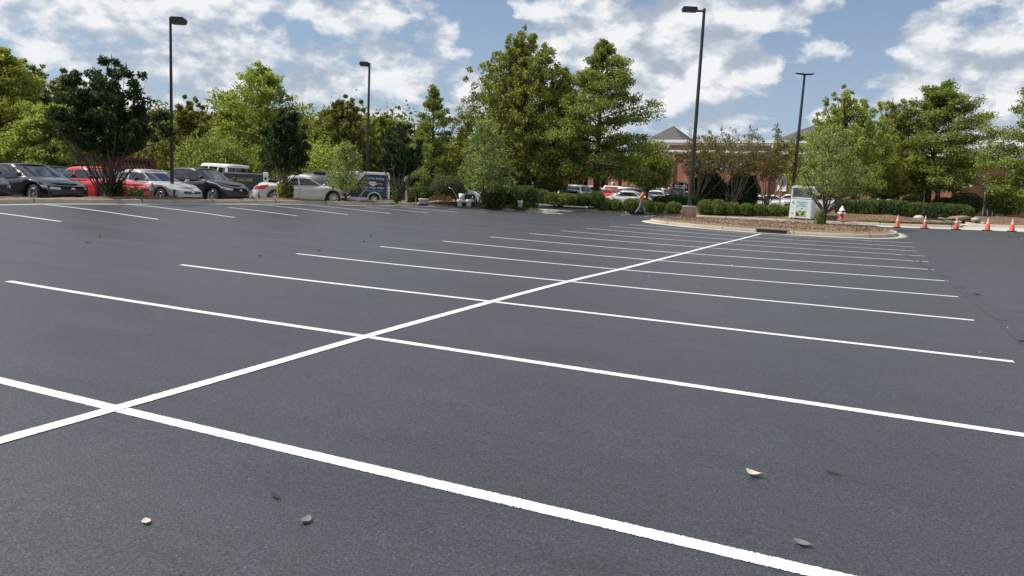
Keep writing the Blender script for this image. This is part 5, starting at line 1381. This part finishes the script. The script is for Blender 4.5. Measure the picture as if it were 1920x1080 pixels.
    for s_, c, pit in ((1, (.33, .10, .06), -.25), (-1, (-.36, -.10, .05), .35)):
        Vs = []; Fs = []; n_ = 12; st = [(-.11, .035, .045), (-.07, .045, .075), (0, .045, .08), (.08, .05, .055), (.15, .045, .042), (.185, .02, .025)]
        for (sx, w, h) in st:
            for j in range(n_):
                t = 2*PI*j/n_; zz = h*.5*math.sin(t); zz = max(zz, -.035)
                X_, Z_ = sx+.02, zz+h*.2-.01; cr, sr_ = math.cos(pit), math.sin(pit)
                Vs.append((c[0]+X_*cr+Z_*sr_, c[1]+w*math.cos(t), c[2]-X_*sr_+Z_*cr))
        for i in range(len(st)-1):
            for j in range(n_): Fs.append((i*n_+j, i*n_+(j+1) % n_, (i+1)*n_+(j+1) % n_, (i+1)*n_+j))
        mb = MB(); mb.add(Vs, Fs, True); mb.add(Vs[:n_], [list(range(n_))]); mb.add(Vs[-n_:], [list(range(n_-1, -1, -1))]); mb.build('shoe', M['shoe'], T)
person()

# ------------------------------------------------------------------ buildings
def bframe(px0, t0, ang):
    x, y, z = spot(px0, t0); d = np.array([math.cos(ang), math.sin(ang)])
    def s_of(px):   # distance along the facade where image column px meets it
        a = FW+RT*(px-960)/F_PX - UP*(360-540)/F_PX; A = np.array([[a[0], -d[0]], [a[1], -d[1]]]); r_ = np.linalg.solve(A, np.array([x-CAM[0], y-CAM[1]])); return r_[1], r_[0]
    def zz(px, py): s_, t = s_of(px); return float((CAM+t*(FW+RT*(px-960)/F_PX-UP*(py-540)/F_PX))[2])
    return (x, y), s_of, zz
def store():
    ang = -.16; (ox, oy), S, Z = bframe(1237, 96, ang)
    T = thing('brick_store', 'red brick store with white cornices, blue sign letters and arched windows behind the crape myrtles', 'building', (ox, oy, 0), ang)
    s0 = S(1190)[0]; s1 = S(1560)[0]; top = Z(1300, 264); c2 = Z(1300, 284.5); base = -.2
    doors = [(1258, 1290), (1340, 1362), (1403, 1426)]
    m = MB(); z_sill = .3; ztop_w = Z(1275, 341)
    # wall built in vertical bands round arched openings
    xs_ = [s0]; segs = []
    for a_, b_ in doors: segs.append((S(a_)[0], S(b_)[0]))
    cur = s0
    for a_, b_ in segs: m.box(((cur+a_)/2, .25, (base+ztop_w)/2), (a_-cur, .5, ztop_w-base)); cur = b_
    m.box(((cur+s1)/2, .25, (base+ztop_w)/2), (s1-cur, .5, ztop_w-base))
    m.box(((s0+s1)/2, .25, (ztop_w+top)/2+.25), (s1-s0, .5, top-ztop_w-.5)); m.box(((s0+s1)/2, .25, ztop_w+.25), (s1-s0, .49, .5))
    for a_, b_ in segs: # arch spandrels
        w = b_-a_; n_ = 8
        for i in range(n_):
            u = (i+.5)/n_*2-1; h = .55*(1-math.sqrt(max(0, 1-u*u*.96))); m.box((a_+(i+.5)*w/n_, .25, ztop_w-h/2), (w/n_+.002, .46, h))
    m.box((s0+.001, 8, (base+top)/2-.1), (.5, 15, top-base-.2)); m.box((s1, 8, (base+top)/2-.1), (.5, 15, top-base-.2))
    m.build('wall', M['brick'], T)
    pl = MB()
    for px in (1240, 1256, 1312, 1375, 1440, 1487, 1550): s_ = S(px)[0]; pl.box((s_, -.12, (base+c2)/2), (.75, .24, c2-base))
    pl.build('pilasters', M['brick'], T)
    c = MB(); 
    for k, (zz, h, d_) in enumerate(((top-.12, .35, .45), (top-.45, .22, .28), (c2, .28, .30), (c2-.22, .14, .18))): c.box(((s0+s1)/2, -d_/2+.0, zz), (s1-s0+.4, d_+.003, h))
    c.build('cornice', M['trim'], T)
    MB().box(((s0+s1)/2, 8, top-.35), (s1-s0-.6, 14.4, .2)).build('roof', M['roof'], T)
    for a_, b_ in segs:
        w = MB().box(((a_+b_)/2, .42, (z_sill+ztop_w)/2), (b_-a_+.02, .04, ztop_w-z_sill)).build('window', M['dark_glass'], T)
        f = MB()
        for i in range(4): f.box((a_+(b_-a_)*i/3, .36, (z_sill+ztop_w)/2), (.09, .08, ztop_w-z_sill))
        for q in (z_sill+.05, z_sill+(ztop_w-z_sill)*.62, ztop_w-.05): f.box(((a_+b_)/2, .35, q), (b_-a_, .08, .09))
        f.build('frame', M['white'], w)
    sx = S(1274)[0]; text('fresh', .75, M['white'], T, (sx, .30, Z(1274, 349)), (PI/2, 0, 0), 'window_lettering', .01, bold=.02, sx=1.1)
    sz = Z(1350, 309.5)
    text('KJSHI Or', 1.45, M['blue_sign'], T, (S(1349)[0]-.4, -.10, sz-.05), (PI/2, 0, 0), 'sign_letters', .08, bold=.03, sx=1.05)
    for px, py in ((1249, 276), (1378, 276.5), (1443, 277), (1454, 277), (1242, 347), (1243, 353.5), (1195+5, 350), (1316, 276)):
        MB().lathe([(0, -.16), (.10, -.15), (.13, 0), (.10, .15), (0, .16)], (S(px)[0], -.32, Z(px, py)), 10).build('wall_lamp', M['trim'], T)
    # white banner board near the right end
    MB().box((S(1465)[0]+.1, -.3, Z(1465, 346)), (1.0, .08, 1.5)).build('sign_board', M['white'], T)
    def pyr(px, w, zt, zb, nm):
        s_ = S(px)[0]-1.6; MB().add([(s_-w, 4-w, zb), (s_+w, 4-w, zb), (s_+w, 4+w, zb), (s_-w, 4+w, zb), (s_, 4, zt)], [(0, 1, 4), (1, 2, 4), (2, 3, 4), (3, 0, 4), (3, 2, 1, 0)]).build(nm, M['roof'], T)
        MB().box((s_, 4, zb-.35), (2*w-.2, 2*w-.2, .7)).build('tower', M['brick'], T)
    pyr(1252, 2.6, Z(1250, 231), top+.1, 'pyramid_roof'); pyr(1532, 3.6, Z(1515, 226), top+.1, 'pyramid_roof')
store()
def arcade():
    ang = -.10; (ox, oy), S, Z = bframe(1000, 98, ang)
    T = thing('brick_arcade', 'long low brick shop arcade with square pillars and dark openings behind the big trees', 'building', (ox, oy, 0), ang)
    s0, s1 = S(700)[0], S(1196)[0]; zt = Z(1000, 318); top = Z(1000, 292); base = 0
    MB().box(((s0+s1)/2, .3, (zt+top)/2), (s1-s0, .8, top-zt)).build('fascia', M['brick'], T)
    MB().box(((s0+s1)/2, .0, top), (s1-s0+.5, 1.1, .35)).build('cornice', M['trim'], T)
    MB().box(((s0+s1)/2, 9, top-.5), (s1-s0-.4, 14, .3)).build('roof', M['roof'], T)
    for px in (730, 757, 785, 817, 856, 900, 940, 975, 1021, 1066, 1112, 1150, 1176, 1190):
        MB().box((S(px)[0], .2, (base+zt)/2), (1.3 if px != 1190 else 1.8, 1.0, zt-base)).build('pillar', M['brick'], T)
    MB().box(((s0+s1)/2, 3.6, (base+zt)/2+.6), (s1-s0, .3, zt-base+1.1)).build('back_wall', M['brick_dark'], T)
    MB().box((s1-.2, 4, 2), (.4, 7, 5)).build('end_wall', M['brick'], T)
    for px in (800, 838, 878, 920, 957, 998, 1044, 1088, 1131, 1163):
        s_ = S(px)[0]; w = MB().box((s_, 3.35, 1.9), (2.4, .06, 2.4)).build('window', M['dark_glass'], T); f = MB()
        for i in range(4): f.box((s_-1.2+.8*i, 3.28, 1.9), (.07, .06, 2.4))
        for q in (.72, 2.3, 3.06): f.box((s_, 3.27, q), (2.4, .06, .07))
        f.build('frame', M['white'], w)
    for px, py in ((1020, 337), (1020, 343), (1063, 340), (1150, 344), (1194, 345), (785, 330), (817, 332)): MB().lathe([(0, -.16), (.10, -.15), (.13, 0), (.10, .15), (0, .16)], (S(px)[0], -.42, Z(px, py)), 10).build('wall_lamp', M['trim'], T)
    MB().lathe([(0, -.05), (.85, -.05), (.85, 0), (0, 0)], (S(828)[0], -.12, Z(828, 315)), 20, 'y').build('round_sign', simple('green sign', (.03, .36, .10), .5), T)
    MB().box((S(838)[0], -.16, Z(838, 315)), (1.6, .1, .6)).build('sign_board', M['white'], T)
arcade()
def wing():
    ang = -.10; (ox, oy), S, Z = bframe(1793, 76, ang)
    T = thing('brick_wing', 'red brick corner building with plain shaded side wall and small arched awning', 'building', (ox, oy, 0), ang)
    s0 = S(1555)[0]; top = Z(1793, 293); base = .2; D = 26
    a2 = .62   # angle of the shaded side relative to the front face
    ex, ey = D*math.cos(a2), D*math.sin(a2)
    pts = [(s0, 0), (0, 0), (ex, ey), (ex-8, ey+20), (s0, 20)]
    MB().prism(pts, base, top).build('wall', M['brick'], T)
    q = [(s0-.2, -.25), (.15, -.25), (ex+.2, ey-.1), (ex+.1, ey+.5), (0, .45), (s0-.2, .45)]
    MB().prism(q, top-.1, top+.28).build('cornice', M['trim'], T)
    MB().prism([(p[0]*.985-.1, p[1]*.97+.4) for p in pts], top+.0, top+.12).build('roof', M['roof'], T)
    # lower front part with pent roof and dark shopfronts
    MB().prism_y([(s0, 4.25), (-2.2, 4.25), (-2.2, 4.75), (s0, 4.75)], -1.5, -.01).build('canopy', M['trim'], T)
    for px in (1560, 1590, 1627, 1662, 1700, 1745, 1775): MB().box((S(px)[0], -.9, 2.3), (.95, .95, 3.9)).build('pillar', M['brick'], T)
    for px in (1575, 1608, 1645, 1682, 1722, 1760):
        s_ = S(px)[0]; w = MB().box((s_, -.05, 2.3), (2.1, .06, 2.6)).build('window', M['dark_glass'], T); f = MB()
        for i in range(3): f.box((s_-1.05+1.05*i, -.10, 2.3), (.08, .05, 2.6))
        f.box((s_, -.11, 3.0), (2.1, .05, .08)); f.build('frame', M['steel'], w)
    # small arched awning and glazed door on the shaded side
    def side(nm, d0, w, zc, h, off, mat, parent=T):
        c = (d0*math.cos(a2)+off*math.sin(a2), d0*math.sin(a2)-off*math.cos(a2)); return MB().box((c[0], c[1], zc), (w, .06, h), a2).build(nm, mat, parent)
    dr = side('door', 3.4, 1.5, 2.35, 2.5, .02, M['dark_glass']); 
    f = MB()
    for k in (-.75, -.25, .25, .75): cx_ = (3.4+k)*math.cos(a2)+.06*math.sin(a2); cy_ = (3.4+k)*math.sin(a2)-.06*math.cos(a2); f.box((cx_, cy_, 2.35), (.07, .05, 2.5), a2)
    f.build('frame', M['white'], dr)
    aw = MB(); V = []; n_ = 10
    for i in range(n_+1):
        t = PI*i/n_
        for d_ in (.0, 1.0):
            xx = 3.4-1.0*math.cos(t); V.append((xx*math.cos(a2)+d_*math.sin(a2), xx*math.sin(a2)-d_*math.cos(a2), 3.6+.75*math.sin(t)*(1-.45*d_)))
    aw.add(V, [(2*i, 2*i+2, 2*i+3, 2*i+1) for i in range(n_)], True); aw.build('awning', M['awning'], T)
    for d0 in (9.5, 15.0): 
        w = side('window', d0, 2.0, 2.6, 2.6, .02, M['dark_glass']); side('frame', d0-1.0, .12, 2.6, 2.6, .05, M['trim'], w); side('frame', d0+1.0, .12, 2.6, 2.6, .05, M['trim'], w)
    for d0, z_ in ((1.0, 3.9), (5.2, 5.6)): MB().lathe([(0, -.15), (.1, -.14), (.12, .14), (0, .15)], (d0*math.cos(a2)+.15*math.sin(a2), d0*math.sin(a2)-.15*math.cos(a2), z_), 10).build('wall_lamp', M['trim'], T)
    MB().lathe([(0, 0), (.1, 0), (.12, .1), (0, .12)], (-.7, -.2, top-2.0), 10).build('wall_lamp', M['trim'], T)
    for k, s_ in enumerate((-2.6, -1.5, -.6)): MB().lathe([(.0, 0), (.55, 0), (.5, .35), (.25, .55), (0, .6)], (s_, 1.2, top+.2), 14).build('roof_vent', M['white'], T)
wing()
def screen_wall(label, px0, px1, t0, t1, ytop, slots=True):
    a = spot(px0, t0); b = spot(px1, t1); L_ = math.hypot(b[0]-a[0], b[1]-a[1]); ang = math.atan2(b[1]-a[1], b[0]-a[0]); z0 = min(a[2], b[2]); H = hgt(px0, ytop, t0)-z0
    T = thing('brick_wall', label, 'wall', (a[0], a[1], z0-.1), ang, 'dark brick screen walls')
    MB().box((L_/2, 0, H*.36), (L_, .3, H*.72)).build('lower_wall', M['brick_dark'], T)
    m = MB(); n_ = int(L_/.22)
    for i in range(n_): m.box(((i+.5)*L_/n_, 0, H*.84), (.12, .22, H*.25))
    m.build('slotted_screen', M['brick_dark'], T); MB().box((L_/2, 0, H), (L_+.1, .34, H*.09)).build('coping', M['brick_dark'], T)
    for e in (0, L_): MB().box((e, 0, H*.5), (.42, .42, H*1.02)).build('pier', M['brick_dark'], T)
screen_wall('dark red slotted brick wall behind the red sedan', 131, 200, 44, 45, 288)
screen_wall('dark red slotted brick wall just left of the left lamp post', 213, 284, 45, 47, 293)
screen_wall('low dark brick wall in deep shade behind the black sedan', 62, 100, 47, 47, 303)
def red_hut(label, px0, px1, t, ytop):
    a = spot(px0, t); b = spot(px1, t); ang = math.atan2(b[1]-a[1], b[0]-a[0]); L_ = math.hypot(b[0]-a[0], b[1]-a[1]); H = hgt((px0+px1)/2, ytop, t)-a[2]
    T = thing('low_building', label, 'building', (a[0], a[1], a[2]-.1), ang)
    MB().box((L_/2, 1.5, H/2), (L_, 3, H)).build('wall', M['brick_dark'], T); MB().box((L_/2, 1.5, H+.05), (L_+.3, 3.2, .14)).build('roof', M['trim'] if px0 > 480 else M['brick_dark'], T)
red_hut('low dark red outbuilding over the yellow-green hedge', 452, 484, 66, 312)
red_hut('low dark red outbuilding with a white strip between the oak trunk and lamp', 494, 526, 68, 316)

# ------------------------------------------------------------------ sun, sky, camera
SUN_DIR = np.array([-.94, -.34, 0]); SUN_DIR /= np.linalg.norm(SUN_DIR); EL = math.radians(52)
sv = np.array([SUN_DIR[0]*math.cos(EL), SUN_DIR[1]*math.cos(EL), math.sin(EL)])
L = bpy.data.lights.new('sun', 'SUN'); L.energy = 5.0; L.angle = math.radians(.5); L.color = (1, .955, .88)
lo = bpy.data.objects.new('sun', L); COL.objects.link(lo)
from mathutils import Vector, Matrix
lo.rotation_euler = Vector(sv).to_track_quat('Z', 'Y').to_euler(); lo.location = (-30, -10, 40)
w = bpy.data.worlds.new('World'); SC.world = w; w.use_nodes = True; nt = w.node_tree; bg = nt.nodes['Background']
sky = nt.nodes.new('ShaderNodeTexSky'); sky.sky_type = 'NISHITA'; sky.sun_disc = False; sky.sun_elevation = EL; sky.sun_rotation = math.atan2(sv[0], sv[1])
sky.air_density = 1.0; sky.dust_density = .6; sky.ozone_density = 2.5; sky.altitude = 200
tc = nt.nodes.new('ShaderNodeTexCoord'); D = tc.outputs['Generated']
sp = nt.nodes.new('ShaderNodeSeparateXYZ'); nt.links.new(D, sp.inputs[0])
def cloud(off, sc, det=7, ro=.56, zs=1.75):
    mp = nt.nodes.new('ShaderNodeMapping'); nt.links.new(D, mp.inputs[0]); mp.inputs['Location'].default_value = off; mp.inputs['Scale'].default_value = (1, 1, zs)
    return noise(nt, mp.outputs[0], sc, det, ro, 0)
OFF = (3.1, 1.7, .4)
big = cloud(OFF, 3.0, 2, .5); det = cloud(OFF, 14.5, 10, .54)
den = math_(nt, 'ADD', math_(nt, 'MULTIPLY', big.outputs[0], .28), math_(nt, 'MULTIPLY', det.outputs[0], .72))
# broad cloud banks and clear gaps, each a soft lobe round a sky direction (azimuth, elevation, spread, strength)
def lobe(az, el, spread, k):
    az, el = math.radians(az), math.radians(el); v = (math.sin(az)*math.cos(el), math.cos(az)*math.cos(el), math.sin(el))
    vm = nt.nodes.new('ShaderNodeVectorMath'); vm.operation = 'DISTANCE'; nt.links.new(D, vm.inputs[0]); vm.inputs[1].default_value = v
    q = math_(nt, 'DIVIDE', vm.outputs['Value'], math.radians(spread)); q = math_(nt, 'SUBTRACT', 1.0, math_(nt, 'MULTIPLY', q, q), True)
    return math_(nt, 'MULTIPLY', math_(nt, 'MULTIPLY', q, q), k)
LOBES = [(-28.1, 12.2, 4.8, -0.14), (-3.9, 11.1, 6.0, -0.15), (1.7, 12.3, 6.8, -0.11), (-57.4, 9.3, 4.4, -0.03), (-54.3, 6.7, 3.6, -0.05), (-7.2, 5.4, 4.8, -0.03), (-38.7, 10.2, 13.1, 0.055), (-50.9, 8.6, 9.5, 0.04), (-17.8, 10.6, 6.8, 0.075), (-11.8, 9.6, 5.6, 0.07), (2.0, 9.4, 4.8, 0.14), (-4.8, 9.5, 2.6, 0.1), (-31.2, 9.0, 5.6, 0.06), (6.3, 6.9, 2.8, 0.08), (-23.2, 11.5, 3.6, 0.05), (-4.5, 13.3, 2.4, 0.12), (-14.6, 6.7, 7.9, 0.02), (-42.9, 4.5, 9.9, 0.03), (6.3, 9.7, 2.0, 0.09)]
for lb in LOBES: den = math_(nt, 'ADD', den, lobe(*lb))
cov = ramp(nt, den, [(.443, 0.0), (.476, .50), (.512, .86), (.58, 1.0)])
det2 = cloud((OFF[0]+.010, OFF[1]-.006, OFF[2]-.030), 14.5, 10, .54); thick = math_(nt, 'SUBTRACT', det.outputs[0], det2.outputs[0])
sh = math_(nt, 'ADD', math_(nt, 'MULTIPLY', thick, 2.0), .5)
fluff = cloud((9, 4, 0), 20, 8, .6, 1.4)
sh2 = math_(nt, 'ADD', math_(nt, 'MULTIPLY', sh, .70), math_(nt, 'MULTIPLY', fluff.outputs[0], .32))
ccol = ramp(nt, sh2, [(.34, (.42, .48, .57)), (.45, (.53, .59, .67)), (.54, (.70, .74, .79)), (.64, (.90, .91, .93))])
K = .10
skc = mixc(nt, 1.0, sky.outputs[0], (K, K, K), 'MULTIPLY')
hz = ramp(nt, sp.outputs[2], [(.0, .85), (.15, .45), (.40, .0)])
skc = mixc(nt, hz.outputs[0], skc, (.40, .50, .66))
out = mixc(nt, cov.outputs[0], skc, ccol.outputs[0])
nt.links.new(out, bg.inputs[0]); bg.inputs[1].default_value = 1.0

cam = bpy.data.cameras.new('camera'); co = bpy.data.objects.new('camera', cam); COL.objects.link(co)
cam.sensor_width = 36; cam.lens = F_PX/1920*36; cam.clip_end = 4000; cam.clip_start = .05
co.matrix_world = Matrix(((RT[0], UP[0], -FW[0], CAM[0]), (RT[1], UP[1], -FW[1], CAM[1]), (RT[2], UP[2], -FW[2], CAM[2]), (0, 0, 0, 1)))
SC.camera = co
SC.view_settings.view_transform = 'Standard'; SC.view_settings.look = 'None'; SC.view_settings.exposure = 0; SC.view_settings.gamma = 1
SC.cycles.max_bounces = 6; SC.cycles.transparent_max_bounces = 4
